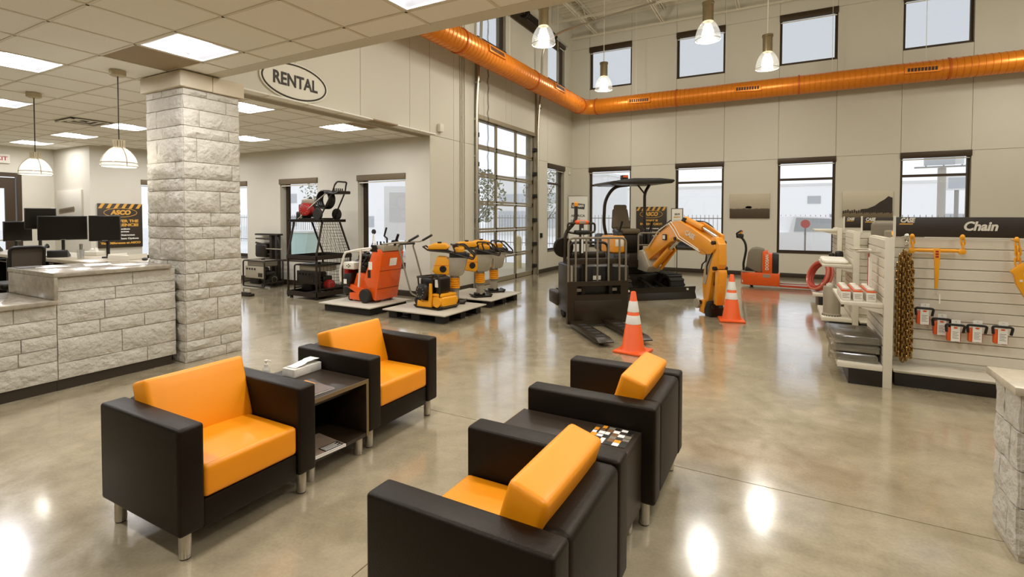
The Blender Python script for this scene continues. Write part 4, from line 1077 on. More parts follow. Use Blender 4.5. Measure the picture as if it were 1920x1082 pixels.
# ---- rider pallet truck with load backrest
st = thing('rider_pallet_truck', (-2.38, 6.95, 0), math.atan2(.65, .76), 'black rider pallet truck with barred load backrest, two forks and an orange beacon', 'pallet truck')
m_mast = mat('truck_brown_black', (46, 35, 20), .35, .2, var=.12, scale=6)
pl = MB()
for a, b in (((-.46, .05), (.46, .46)), ((-.46, .59), (.46, .655)), ((-.46, .46), (-.32, .59)), ((.35, .46), (.46, .59))): pl.box((a[0], -.03, a[1]), (b[0], .03, b[1]))
pl.build('carriage_plate', m_mast, st, smooth=False)
MB().rbox((-.36, -.036, .1), (.36, -.028, .38), .004).build('plate_panel', m_mast, st)
MB().tube(fillet([(-.44, 0, .65), (-.44, 0, 1.28), (.44, 0, 1.28), (.44, 0, .65)], .09, 6), .016, 8).build('backrest_frame', m_grey, st)
for x in (-.33, -.17, 0, .17, .34): MB().box((x - .012, -.012, .65), (x + .012, .012, 1.275)).build('backrest_bar', m_grey, st, bevel=.003)
MB().box((-.46, .015, .9), (.46, .05, .985)).build('cross_beam', m_mast, st, bevel=.004)
for x0 in (-.43, .08):
    f_ = MB(); w_ = .2
    f_.prism([(0, .035), (-1.0, .035), (-1.15, .05), (-1.15, .065), (-1.02, .095), (0, .1)], 'x', x0, x0 + w_)
    fo = f_.build('fork', m_mast, st, bevel=.008)
    for k in range(5): MB().box((x0 + .04, -.25 - k * .16, .096), (x0 + .16, -.36 - k * .16, .1)).build('fork_pad', m_rubber, fo)
    wheel(st, (x0 + .1, -.92, .035), .035, .07, 'x', m_grey, 'load_wheel')
bd = MB().rbox((-.3, .12, .1), (.55, .95, .86), .03, 3).build('truck_body', m_blkpaint, st)
MB().box((-.304, .2, .12), (-.3, .3, .86)).build('side_trim', m_ltgrey, bd); MB().box((-.02, .115, .66), (.1, .12, .72)).build('body_label', m_white, bd)
for x in (-.22, .2):
    MB().box((x, .04, .1), (x + .05, .12, .9)).build('mast_channel', m_dark, st)
MB().box((-.3, .06, .5), (-.22, .09, .54)).build('catch_bracket', m_ltgrey, st); MB().box((.24, .06, .5), (.33, .09, .54)).build('catch_bracket', m_ltgrey, st)
MB().rbox((-.32, .95, .14), (.5, 1.42, .36), .03, 3).build('rider_platform', m_mast, st)
MB().box((-.2, .97, .36), (.4, 1.38, .372)).build('platform_mat', m_rubber, st)
wheel(st, (-.26, .75, .09), .09, .06, 'x', m_grey, 'caster_wheel'); wheel(st, (.5, .75, .09), .09, .06, 'x', m_grey, 'caster_wheel'); wheel(st, (.12, .85, .11), .11, .08, 'x', m_grey, 'drive_wheel')
MB().lathe([(0, -.05), (.15, -.05), (.165, -.03), (.165, .03), (.15, .05), (0, .05)], 24, (-.2, .98, 1.09), 'y').build('side_cushion', m_leather, st)
MB().rbox((-.12, .86, .86), (.5, 1.0, 1.02), .05, 3).build('console_pad', m_leather, st)
MB().tube(fillet([(-.13, .88, .95), (-.13, .88, 1.17), (.53, .88, 1.17), (.53, .88, .9)], .12, 6), .022, 8).build('grab_bar', m_rack, st)
MB().tube(fillet([(-.19, .93, .85), (-.19, .93, 1.32), (-.005, .93, 1.52), (-.005, .93, 1.76)], .1, 6), .03, 10).build('beacon_pole', m_mast, st)
MB().lathe([(.034, 1.755), (.036, 1.765), (.036, 1.81), (.02, 1.825), (0, 1.825)], 16, (-.005, .93, 0)).build('beacon', m_amber, st)
tl = MB().box((.045, .85, .8), (.105, .93, 1.47)).build('tiller_arm', m_mast, st, bevel=.008)
MB().box((.06, .845, 1.0), (.09, .85, 1.4)).build('tiller_label', m_paper, tl)
MB().tube(fillet([(.075, .88, 1.3), (-.16, .88, 1.34), (-.16, .88, 1.48), (.3, .88, 1.48), (.3, .88, 1.34), (.075, .88, 1.3)], .04, 4), .018, 8).build('tiller_loop', m_mast, st)
MB().rbox((-.05, .82, 1.3), (.2, .93, 1.37), .02).build('control_head', m_black, st)
MB().rbox((-.04, .84, 1.46), (.19, .92, 1.53), .03, 3).build('horn_button', m_orange, st); MB().rbox((.02, .835, 1.47), (.13, .85, 1.52), .01).build('button_face', m_ltgrey, st)

# ---- mini excavator
ex = thing('mini_excavator', (-2.95, 10.65, 0), math.atan2(.67, .74), 'compact excavator with amber boom, black canopy, rubber tracks and dozer blade', 'excavator')
for s_ in (-1, 1):
    xa, xb = (.42, .72) if s_ > 0 else (-.72, -.42)
    prof = arc(.78, .21, .21, -90, 90, 8) + arc(-.78, .21, .21, 90, 270, 8)
    tr = MB().prism(prof, 'x', xa, xb)
    n = 44; per = 2 * 1.56 + 2 * PI * .21
    for k in range(n):
        q = k / n * per
        if q < 1.56: p, nz = (-.78 + q, .42), 0
        elif q < 1.56 + PI * .21: a = (q - 1.56) / .21; p, nz = (.78 + .21 * math.sin(a), .21 + .21 * math.cos(a)), a
        elif q < 3.12 + PI * .21: p, nz = (.78 - (q - 1.56 - PI * .21), 0), PI
        else: a = (q - 3.12 - PI * .21) / .21; p, nz = (-.78 - .21 * math.sin(a), .21 - .21 * math.cos(a)), PI + a
        m0 = len(tr.v); tr.box((xa - .005, -.022, -.004), (xb + .005, .022, .018)); tr.xf(Matrix.Translation((0, p[0], max(.004, p[1]))) @ Matrix.Rotation(-nz, 4, 'X'), m0)
    tk = tr.build('track', m_rubber, ex, smooth=False)
    for y in (-.78, .78): MB().lathe([(0, -.155), (.08, -.158), (.1, -.152), (.16, -.152)], 20, ((xa + xb) / 2, y, .21), 'x').lathe([(0, .155), (.08, .158), (.1, .152), (.16, .152)], 20, ((xa + xb) / 2, y, .21), 'x').build('sprocket', m_dark, tk)
    for y in (-.4, 0, .4): MB().cyl((xa - .004, y, .12), (xb + .004, y, .12), .08, n=16).build('track_roller', m_dark, tk)
MB().rbox((-.44, -.5, .16), (.44, .5, .42), .02).build('undercarriage', m_dark, ex)
MB().cyl((0, 0, .42), (0, 0, .56), .34, n=28).build('slew_ring', m_dark, ex)
bl_ = MB().prism([(-1.27, .0), (-1.19, .0), (-1.17, .13), (-1.19, .235), (-1.24, .24), (-1.215, .13)], 'x', -.81, .81).build('dozer_blade', m_blkpaint, ex, bevel=.003)
for x in (-.62, .62): MB().cyl((x, -1.26, .19), (x, -1.22, .19), .02, n=12).build('blade_pin', m_white, bl_)
for x in (-.34, .34): MB().prism([(-.45, .2), (-1.19, .05), (-1.19, .13), (-.45, .3)], 'x', x - .04, x + .04).build('blade_arm', m_dark, ex, bevel=.004)
MB().cyl((.0, -.5, .32), (.0, -1.17, .16), .04, n=14).build('blade_cylinder', m_dark, ex)
ho_ = MB().prism([(-.55, -.45), (-.3, -.62), (.5, -.62), (.62, -.3), (.62, .45), (.3, .72), (-.3, .72), (-.58, .4)], 'z', .56, .84).build('house', m_blkpaint, ex, bevel=.02)
MB().prism([(-.58, .15), (-.28, .15), (-.28, -.4), (-.52, -.4)], 'z', .84, 1.2).build('side_cowl', m_amber, ex, bevel=.04, seg=3)
MB().rbox((-.5, .3, .84), (.55, .75, 1.22), .08, 4).build('engine_cowl', m_blkpaint, ex)
MB().rbox((-.50, -.405, .98), (-.32, -.4, 1.12), .002).build('cowl_label', m_white, ex)
MB().box((-.1, -.63, .62), (.02, -.622, .66)).build('warning_label', m_yellow, ex)
MB().prism([(-.62, .66), (-.55, .85), (-.5, .62)], 'x', -.3, -.26).build('step_bracket', m_dark, ex)
# seat
m_fab = mat('seat_fabric', (96, 82, 60), .7, var=.1, scale=40)
s0 = thing('operator_seat', (-.1, -.02, .98), parent=ex)
MB().rbox((-.2, -.26, .24), (.24, .22, .36), .05, 4).build('seat_cushion', m_fab, s0)
bk = MB().rbox((-.2, -.06, 0), (.22, .08, .46), .055, 4); 
for v_ in bk.v: v_.x *= 1 - .25 * max(0, v_.z - .2) / .26
bk.xf(Matrix.Translation((0, .2, .34)) @ Matrix.Rotation(rad(-8), 4, 'X')).build('seat_back', m_fab, s0)
MB().rbox((-.14, .2, .7), (.15, .3, .87), .04, 3).build('headrest', m_fab, s0)
for x in (-.05, .06): MB().cyl((x, .25, .66), (x, .25, .74), .01, n=8).build('headrest_post', m_dark, s0)
MB().rbox((-.2, -.2, -.14), (.22, .2, .24), .03).build('seat_box', m_dark, s0)
for x in (-.36, .32):
    MB().prism([(-.35, .84), (-.2, .84), (-.1, 1.3), (-.14, 1.34), (-.32, 1.28)], 'x', x - .06, x + .07).build('armrest_console', m_black, ex, bevel=.015)
    MB().tube([(x, -.3, 1.28), (x, -.36, 1.4), (x + .02, -.38, 1.5)], [.014, .02, .028], 8).build('joystick', m_black, ex)
MB().rbox((.22, -.62, .84), (.5, -.5, 1.02), .02).build('foot_console', m_dark, ex)
for x in (.06, .2): MB().tube([(x, -.56, .84), (x, -.58, 1.2), (x + .02, -.6, 1.42)], .011, 6).build('travel_lever', m_dark, ex)
MB().tube([(.45, -.55, .86), (.5, -.6, 1.38)], .006, 6).build('marker_rod', m_black, ex); MB().sph((.5, -.6, 1.39), .015, 10, 6).build('marker_tip', m_red, ex)
MB().tube(fillet([(-.1, -.62, .72), (-.1, -.62, 1.26), (.5, -.62, 1.26), (.5, -.62, .84)], .08, 5), .018, 8).tube([(-.1, -.62, 1.02), (.5, -.62, 1.02)], .012, 8).build('front_rail', m_grey, ex)
MB().rbox((0, -.628, .86), (.16, -.62, 1.0), .002).build('rail_plate', m_ltgrey, ex)
# canopy
MB().prism([(-.62, 2.28), (-.6, 2.31), (-.2, 2.37), (.4, 2.38), (.7, 2.36), (.72, 2.33), (.66, 2.28), (.3, 2.27), (-.1, 2.25), (-.5, 2.25)], 'y', -.62, .5).build('canopy_roof', m_blkpaint, ex, bevel=.015, seg=3)
MB().tube(fillet([(-.36, .3, 1.1), (-.47, .25, 1.4), (-.47, .2, 1.95), (-.3, .1, 2.24), (.0, .0, 2.27)], .18, 6), .035, 10).build('canopy_post', m_mast, ex)
MB().tube(fillet([(.32, -.1, .84), (.31, -.1, 2.1), (.42, -.1, 2.27)], .12, 6), .032, 10).build('canopy_post', m_mast, ex)
MB().tube([(.31, -.1, 2.08), (.15, -.1, 2.26)], .018, 8).build('canopy_brace', m_mast, ex)
wl_ = MB().rbox((-.25, -.2, 2.36), (-.12, -.08, 2.46), .01).build('work_light', m_dark, ex); MB().box((-.24, -.204, 2.41), (-.13, -.2, 2.45)).build('light_lens', m_orange, wl_)
# swing post and boom: (s, z) in the boom plane, local y = -2.55 - s
def BP(s_, z): return (-2.55 - s_, z)
MB().prism([BP(*p) for p in ((-1.98, .52), (-1.6, .5), (-1.5, .62), (-1.72, .9), (-1.9, .92), (-2.0, .8))], 'x', -.1, .2).build('swing_post', m_ltgrey, ex, bevel=.02)
boom = MB().prism([BP(*p) for p in ((-1.9, .78), (-1.86, .86), (-1.59, 1.06), (-1.15, 1.32), (-.78, 1.5), (-.55, 1.52), (-.2, 1.41), (.3, 1.22), (.44, 1.16), (.46, 1.08), (.36, 1.0), (.12, .97), (-.3, 1.12), (-.58, 1.19), (-.84, 1.13), (-1.35, .88), (-1.7, .7), (-1.83, .7))], 'x', -.05, .15).build('boom', m_amber, ex, bevel=.012)
text('boom_lettering', 'CASE', .12, m_white, boom, (-.054, -2.55 + .22, 1.285), (PI/2 , rad(19) , -PI / 2), shear=.25, bold=.003)
bc = MB().cyl((.05,) + BP(-1.5, .64), (.05,) + BP(-.98, 1.0), .06, n=16).build('boom_cylinder', m_amber, ex)
MB().cyl((.05,) + BP(-1.0, .98), (.05,) + BP(-.72, 1.16), .03, n=12).build('cylinder_rod', m_chrome, bc)
MB().prism([BP(*p) for p in ((-1.46, .6), (-1.4, .56), (-.9, .97), (-.98, 1.04))], 'x', .11, .13).build('cylinder_guard', m_amber, bc, bevel=.004)
sc_ = MB().cyl((.05,) + BP(-.5, 1.55), (.05,) + BP(.02, 1.4), .05, n=16).build('stick_cylinder', m_amber, ex)
MB().cyl((.05,) + BP(-.0, 1.41), (.05,) + BP(.38, 1.27), .028, n=12).build('cylinder_rod', m_chrome, sc_)
MB().prism([BP(*p) for p in ((-.24, 1.42), (-.22, 1.50), (-.1, 1.5), (.42, 1.30), (.42, 1.22))], 'x', .12, .15).build('cylinder_guard', m_amber, sc_, bevel=.004)
MB().prism([BP(*p) for p in ((-.62, 1.48), (-.5, 1.58), (-.4, 1.56), (-.45, 1.44))], 'x', -.0, .1).build('cylinder_bracket', m_dark, ex, bevel=.004)
stk = MB().prism([BP(*p) for p in ((.32, 1.26), (.42, 1.27), (.52, 1.16), (.535, .84), (.47, .74), (.36, .70), (.26, .22), (.14, .2), (.1, .5), (.14, .74), (.26, .92), (.28, 1.1))], 'x', -.02, .12).build('stick', m_amber, ex, bevel=.012)
MB().prism([BP(*p) for p in ((.2, .86), (.3, 1.1), (.42, 1.12), (.3, .8), (.2, .5), (.13, .5))], 'x', -.028, -.02).build('stick_side_plate', m_ltgrey, stk)
MB().tube([(-.035,) + BP(*p) for p in ((.3, 1.18), (.38, 1.02), (.3, .9), (.24, .8), (.24, .66))], .01, 6).tube([(-.04,) + BP(*p) for p in ((.1, 1.06), (.24, 1.0), (.22, .88), (.13, .82), (.1, .72))], .012, 6).build('stick_hose', m_black, stk)
bcy = MB().cyl((.05,) + BP(.44, .8), (.05,) + BP(.36, .5), .036, n=14).build('bucket_cylinder', m_dark, ex)
MB().cyl((.05,) + BP(.37, .52), (.05,) + BP(.32, .2), .024, n=12).build('cylinder_rod', m_chrome, bcy)
MB().prism([BP(*p) for p in ((.44, .76), (.53, .76), (.545, .7), (.48, .2), (.41, .22))], 'x', -.02, .12).build('cylinder_guard', m_amber, bcy, bevel=.005)
MB().lathe([(0, -.03), (.075, -.03), (.08, -.02), (.08, .02), (.075, .03), (0, .03)], 20, (-.06,) + BP(.04, .17), 'x').build('coupler_plate', m_ltgrey, ex)
MB().prism([BP(*p) for p in ((.06, .04), (.2, .02), (.22, .26), (.1, .24))], 'x', -.05, .15).build('bucket_coupler', m_amber, ex, bevel=.01)
MB().prism([BP(*p) for p in ((.24, .0), (.4, .0), (.42, .14), (.36, .26), (.28, .24), (.22, .1))], 'x', -.06, .16).build('bucket_link', m_dark, ex, bevel=.01)
for p in ((.12, .2), (.36, .2), (.46, .78), (.42, 1.18), (-.66, 1.2)): MB().cyl((-.07,) + BP(*p), (.17,) + BP(*p), .032, n=12).build('pivot_pin', m_dark, ex)
bl2 = MB().rbox((-.08, -1.62, 1.16), (-.055, -1.5, 1.27), .006).build('boom_light', m_black, ex); MB().box((-.083, -1.6, 1.18), (-.08, -1.52, 1.25)).build('light_lens', m_white, bl2)
MB().tube([(-.06,) + BP(*p) for p in ((-1.55, 1.02), (-1.2, 1.34), (-.8, 1.5), (-.66, 1.4), (-.5, 1.24), (-.2, 1.14), (.05, 1.05))], .009, 6).tube([(-.07,) + BP(*p) for p in ((-1.6, .98), (-1.25, 1.3), (-.85, 1.47), (-.7, 1.36), (-.54, 1.21), (-.2, 1.11), (.1, 1.02))], .009, 6).build('hydraulic_hose', m_white, ex)
MB().tube([(-.0,) + BP(*p) for p in ((-1.8, .9), (-1.55, 1.15), (-1.25, 1.37), (-.9, 1.52))], .014, 6).build('hydraulic_hose', m_dark, ex)

# ---- traffic cones
def cone(loc, rz, label):
    t = thing('traffic_cone', loc, rz, label, 'traffic cone', 'traffic cones')
    MB().rbox((-.18, -.18, 0), (.18, .18, .03), .012, 2).build('base', m_orange, t)
    rr = lambda z: .135 + (.028 - .135) * (z - .03) / (.71 - .03)
    MB().lathe([(rr(.03) + .012, .028), (rr(.05), .05), (rr(.71), .705), (rr(.71) - .006, .712), (rr(.71) - .012, .70)], 32).build('cone_body', m_orange, t)
    for a, b in ((.335, .435), (.475, .60)): MB().lathe([(rr(a) + .0012, a), (rr(a) + .0025, a + .002), (rr(b) + .0025, b - .002), (rr(b) + .0012, b)], 32).build('reflective_collar', m_reflect, t)
    return t
cone((-1.555, 5.83, 0), rad(-8), 'orange traffic cone with two white bands beside the fork tips')
cone((-.71, 8.32, 0), rad(12), 'orange traffic cone with two white bands beside the excavator bucket')

# ---- electric pallet jack
pj = thing('pallet_jack', (-.49, 12.78, 0), 0, 'orange electric pallet jack with curved black tiller, forks toward the shelving', 'pallet jack')
def J(x, z): return (x + .49, z)
MB().prism([(-.4, -.1), (-.36, -.2), (-.16, -.26), (.39, -.26), (.39, .26), (-.16, .26), (-.36, .2), (-.4, .1)], 'z', .05, .34).build('drive_cover', m_dkorange, pj, bevel=.015)
MB().prism([J(*p) for p in ((-.45, .33), (-.45, .8), (-.42, .83), (-.34, .83), (-.33, .77), (-.25, .77), (-.25, .33))], 'y', -.26, .26).build('mast_cover', m_dkorange, pj, bevel=.008)
MB().prism([J(*p) for p in ((-.25, .33), (-.25, .77), (-.14, .77), (-.125, .75), (-.125, .33))], 'y', -.25, .25).build('battery_box', m_black, pj, bevel=.006)
MB().prism([J(*p) for p in ((-.78, .46), (-.74, .8), (-.68, .88), (-.58, .9), (-.42, .87), (-.42, .36), (-.5, .33), (-.6, .36))], 'y', -.22, .22).build('motor_cover', m_grey, pj, bevel=.03, seg=3)
MB().rbox(J(-.8, .35)[:1] + (-.2,) + (.35,), J(-.56, .45)[:1] + (.2,) + (.45,), .02).build('motor_recess', m_black, pj)
MB().prism([(-.41, -.12), (-.36, -.22), (-.1, -.25), (-.1, .25), (-.36, .22), (-.41, .12)], 'z', .34, .36).build('cover_plate', m_ltgrey, pj)
ti = MB().tube(fillet([(-.35, 0, .36), (-.36, 0, .5), (-.3, 0, .85), (-.33, 0, 1.02), (-.43, 0, 1.14)], .15, 6), .026, 10).build('tiller', m_black, pj)
MB().rbox((-.52, -.06, 1.1), (-.36, .06, 1.2), .03, 3).build('tiller_head', m_black, ti); MB().tube(fillet([(-.42, -.09, 1.1), (-.52, -.1, 1.2), (-.42, -.1, 1.27), (-.42, .1, 1.27), (-.52, .1, 1.2), (-.42, .09, 1.1)], .04, 4), .018, 8).build('tiller_grip', m_black, ti)
MB().rbox((-.43, -.04, 1.22), (-.38, .04, 1.28), .015).build('red_button', m_red, ti); MB().rbox((-.45, -.07, 1.2), (-.39, -.05, 1.25), .008).build('yellow_switch', m_yellow, ti)
for y in (-.27, .09):
    fk = MB().prism([(.39, .05), (1.25, .03), (1.45, .045), (1.45, .06), (1.3, .085), (.39, .085)], 'x', 0, 1)
    fk = MB().prism([(.39, .05), (1.25, .04), (1.45, .045), (1.45, .06), (1.3, .09), (.39, .09)], 'y', y, y + .18).build('fork', mat('fork_red', (190, 60, 24), .4), pj, bevel=.004)
    MB().box((.39, y - .003, .09), (1.4, y + .183, .093)).build('fork_top', m_ltgrey, fk)
MB().box((.06, -.263, .24), (.2, -.26, .31)).build('rating_plate', m_ltgrey, pj); MB().box((-.37, -.2, .1), (-.34, -.19, .15)).build('front_sticker', m_white, pj)
text('side_lettering', 'DOOSAN', .09, m_white, pj, (.14, -.263, .58), (PI / 2, -PI / 2, 0), bold=.003, width=.34)
wheel(pj, (-.18, 0, .05), .05, .08, 'y', m_grey, 'drive_wheel')
for y in (-.18, .18): wheel(pj, (1.28, y, .03), .03, .1, 'y', m_grey, 'load_wheel')

# ================================================================ SIGNS AND PICTURES
m_poster = mat('poster_brown_black', (52, 40, 26), .5, var=.08, scale=3)
m_gold = mat('poster_gold', (214, 160, 66), .5)
def poster(loc, rot, w_, h, label, lines):
    t = thing('asco_poster' if False else 'hazard_stripe_poster', loc, 0, label, 'poster'); t.rotation_euler = rot
    # local: x right, y up, z out of the face
    MB().box((-w_/2, 0, -.02), (w_/2, h, 0)).build('board', m_poster, t, bevel=.002)
    n = 6; sw_ = w_ / n; bh = .11 * h
    for k in range(n):
        x0 = -w_/2 + k * sw_; P = [(x0 + sw_ * .05, h - bh), (x0 + sw_ * .5, h - bh), (x0 + sw_ * .95, h), (x0 + sw_ * .5, h)]
        MB().prism(P, 'z', 0, .002).build('hazard_stripe', m_gold, t, smooth=False)
    nn = 40
    MB().tube([(.37 * w_ * math.cos(2*PI*k/nn), .795 * h + .1 * h * math.sin(2*PI*k/nn), .002) for k in range(nn)], .006, 5, closed=True).build('logo_oval', m_gold, t)
    text('logo', 'ASCO', .14 * h, m_gold, t, (0, .795 * h, .002), (0, 0, 0), shear=.15, bold=.008, width=.46 * w_)
    for body, y, sz, m_, wd in lines: text('lettering', body, sz * h, m_, t, (0, y * h, .002), (0, 0, 0), bold=.004 if m_ is m_gold else .002, width=wd * w_)
    return t
poster((XB + .035, 5.826, .87), (PI / 2, 0, PI / 2), .88, 1.0, 'brown poster with hazard stripes and gold lettering on the office wall behind the monitors',
       [('DISCOVER THE', .60, .085, m_gold, .8), ('DIFFERENCE!', .51, .085, m_gold, .8), ('Inspection', .42, .05, m_paper, .4), ('Guarantee', .36, .05, m_paper, .36), ('Purchase Guarantee', .28, .05, m_paper, .62), ('Rent to Purchase Options', .2, .055, m_paper, .8), ('The Difference at ASCO', .1, .06, m_gold, .9)])
poster((-3.505, YF - .03, .82), (PI / 2, 0, 0), .89, 1.07, 'brown poster with hazard stripes and gold lettering behind the excavator, between two windows',
       [('WHAT IS', .62, .07, m_gold, .45), ('INVENTORY!', .52, .08, m_gold, .72), ('Equipment', .4, .05, m_paper, .5), ('Service', .3, .05, m_paper, .4), ('Rental', .2, .05, m_paper, .4)])
bn = thing('standing_banner', (-5.68, 14.72, 0), rad(8), 'white pull-up banner with dark logo standing in the corner beside the window', 'banner')
MB().box((-.3, -.006, .1), (.3, .006, 2.24)).build('banner_sheet', m_paper, bn); MB().rbox((-.31, -.06, 0), (.31, .06, .1), .02).build('banner_base', m_alu, bn); MB().rbox((-.31, -.012, 2.23), (.31, .012, 2.26), .005).build('top_rail', m_alu, bn)
lg = MB().prism([(-.22, 1.86), (.2, 1.82), (.22, 1.98), (-.2, 2.03)], 'y', -.01, -.006).build('logo_block', mat('banner_slate', (70, 70, 68), .6), bn, smooth=False)
text('logo', 'DOOSAN', .1, m_paper, lg, (0, -.011, 1.925), RX, bold=.004, width=.36)
text('lettering', 'AMERICA', .1, m_ink, bn, (0, -.007, 1.62), RX, bold=.002, width=.44); text('lettering', 'is now', .05, m_ink, bn, (0, -.007, 1.53), RX); text('lettering', 'DOOSAN', .1, m_ink, bn, (0, -.007, 1.45), RX, bold=.002, width=.44)
nt_ = thing('framed_notice', (-2.65, 14.45, 0), 0, 'framed white notice on a slim floor stand beside the striped poster', 'sign')
MB().box((-.16, -.012, 1.37), (.16, .012, 1.83)).build('notice_frame', m_frame, nt_, bevel=.003); MB().box((-.14, -.015, 1.39), (.14, -.012, 1.81)).build('notice_sheet', m_paper, nt_)
text('lettering', '2019', .07, m_ink, nt_, (0, -.016, 1.66), RX, bold=.003); text('lettering', 'SAFETY', .055, m_gold, nt_, (0, -.016, 1.58), RX, bold=.003)
for k in range(4): MB().box((-.1, -.0165, 1.5 - k * .025), (.1, -.015, 1.507 - k * .025)).build('print_line', m_grey, nt_)
MB().cyl((0, .02, .02), (0, .02, 1.4), .012, n=8).build('stand_post', m_frame, nt_); MB().cyl((0, .02, 0), (0, .02, .02), .14, n=24).build('stand_base', m_frame, nt_)
def photo_mat(name, horizon, dark, sky):
    m = bpy.data.materials.new(name); m.use_nodes = True; nt = m.node_tree; b = nt.nodes['Principled BSDF']; b.inputs['Roughness'].default_value = .5
    tc = nt.nodes.new('ShaderNodeTexCoord'); sp = nt.nodes.new('ShaderNodeSeparateXYZ'); nt.links.new(tc.outputs['Object'], sp.inputs[0])
    n = nt.nodes.new('ShaderNodeTexNoise'); n.inputs['Scale'].default_value = 9; n.inputs['Detail'].default_value = 8; nt.links.new(tc.outputs['Object'], n.inputs['Vector'])
    ad = nt.nodes.new('ShaderNodeMath'); ad.operation = 'MULTIPLY_ADD'; ad.inputs[1].default_value = .1; nt.links.new(n.outputs['Fac'], ad.inputs[0]); nt.links.new(sp.outputs['Z'], ad.inputs[2])
    r = nt.nodes.new('ShaderNodeValToRGB'); cr = r.color_ramp
    cr.elements[0].position = 0; cr.elements[0].color = lin(dark) + (1,)
    cr.elements[1].position = .72; cr.elements[1].color = lin(sky) + (1,)
    e1 = cr.elements.new(horizon); e1.color = lin(tuple(min(255, c + 18) for c in dark)) + (1,); e2 = cr.elements.new(horizon + .02); e2.color = lin(tuple(int(c * .88) for c in sky)) + (1,)
    nt.links.new(ad.outputs[0], r.inputs[0]); nt.links.new(r.outputs[0], b.inputs['Base Color']); return m
def canvas(loc, w_, h, rot, label, m_, extras):
    t = thing('canvas_print', loc, 0, label, 'picture', 'framed photo prints on the walls'); t.rotation_euler = rot
    MB().box((-w_/2, 0, 0), (w_/2, .035, h)).build('canvas', m_, t, bevel=.002)
    for nm, mb, mm in extras: mb.build(nm, mm, t, smooth=False)
    return t
m_phd = mat('photo_dark', (46, 36, 24), .5, var=.3, scale=30)
tree = MB()
for k in range(5): tree.prism([(x_, z_) for x_, z_ in [(.02 * k - .06 + .045 * math.cos(a), .29 + .03 * math.sin(a) + .008 * (k % 2)) for a in [2*PI*i/9 for i in range(9)]]], 'y', -.001, 0)
tree.box((-.01, -.001, .24), (.0, 0, .29))
canvas((-.87, YF - .036, 1.56), .98, .66, (0, 0, 0), 'sepia canvas print of a lone tree in a field, between two far windows', photo_mat('photo_field', .3, (70, 56, 38), (190, 178, 152)), [('printed_tree', tree, m_phd)])
hill = MB().prism([(.5, .1), (.5, .46), (.42, .5), (.34, .42), (.25, .36), (.15, .27), (0, .2), (-.12, .19), (-.12, .12)], 'y', -.001, 0)
rowm = MB()
for k in range(22): rowm.box((-.5 + k * .045, -.0015, .08 + .01 * (k % 3)), (-.5 + k * .045 + .032, -.001, .15 + .015 * ((k * 7) % 3)))
canvas((1.755, YF - .036, 1.6), 1.02, .62, (0, 0, 0), 'sepia canvas print of a row of machines and dark trees above the shelving', photo_mat('photo_row', .18, (110, 96, 72), (206, 196, 172)), [('printed_trees', hill, m_phd), ('printed_machines', rowm, m_phd)])
trn = MB()
for k in range(9): trn.prism([(-.45 + k * .085 + .06 * math.cos(a), .14 + k * .006 + .07 * math.sin(a)) for a in [2*PI*i/10 for i in range(10)]], 'y', -.001, 0)
canvas((-14.36, YB - .036, 1.55), 1.2, .63, (0, 0, 0), 'pale sepia canvas print of an old machine on the office wall', photo_mat('photo_machine', .05, (150, 136, 110), (214, 208, 192)), [('printed_machine', trn, mat('photo_mid', (110, 94, 68), .5, var=.5, scale=30))])
# ================================================================ PARTS SHELVING
m_shelf = mat('shelving_cream', (214, 206, 186), .42, var=.03)
m_kick = mat('shelving_black', (24, 17, 9), .35)
m_hdr = mat('header_black', (44, 34, 22), .45)
GT = ['nearest the stone half wall', 'in the middle of the row of shelving', 'next to the red hose coil']
def end_unit(y0, label, shelf_z, plank_n=13):
    t = thing('end_cap_shelf', (.845, y0, 0), 0, label, 'shelf unit', 'slatwall end caps')
    D = 1.07
    MB().box((-.022, .036, 0), (.034, D, 1.388)).build('upright_panel', m_shelf, t, bevel=.003)
    MB().box((-.035, 0, 0), (.035, .035, 1.395)).build('corner_post', m_shelf, t, bevel=.003)
    ph = (1.385 - .2) / plank_n
    pk = MB().box((-.035, .037, 0), (-.023, D, ph - .012)).mesh('slat_plank', m_shelf, bevel=.003, seg=1)
    for k in range(plank_n): share('slat_plank', pk, t, (0, 0, .2 + k * ph))
    MB().box((-.3, .004, 0), (-.036, D, .15)).build('kick_base', m_kick, t, bevel=.003)
    MB().prism([(-.39, .15), (-.39, .185), (-.385, .2), (-.036, .2), (-.036, .15)], 'y', -.002, D).build('base_deck', m_shelf, t, bevel=.003)
    for z, wd in shelf_z:
        sh_ = MB().prism([(-.036 - wd, z - .03), (-.036 - wd, z), (-.036, z), (-.036, z - .035), (-.06, z - .04)], 'y', .03, D - .03).build('shelf', m_shelf, t, bevel=.002)
        for y in (.04, D - .06): MB().prism([(-.036, z - .1), (-.036, z - .035), (-wd * .8, z - .03)], 'y', y, y + .006).build('shelf_bracket', m_shelf, sh_)
    return t
UY = [5.71, 8.16, 10.61]
end_unit(UY[0], 'cream slatwall end cap with a shelf of small boxes and wrapped pads below', [(.775, .33)])
end_unit(UY[1], 'cream slatwall end cap holding a white bag, with a grey canister on its base', [(.93, .35)])
end_unit(UY[2], 'cream slatwall end cap with the red hose coil on its base', [(1.36, .34)])
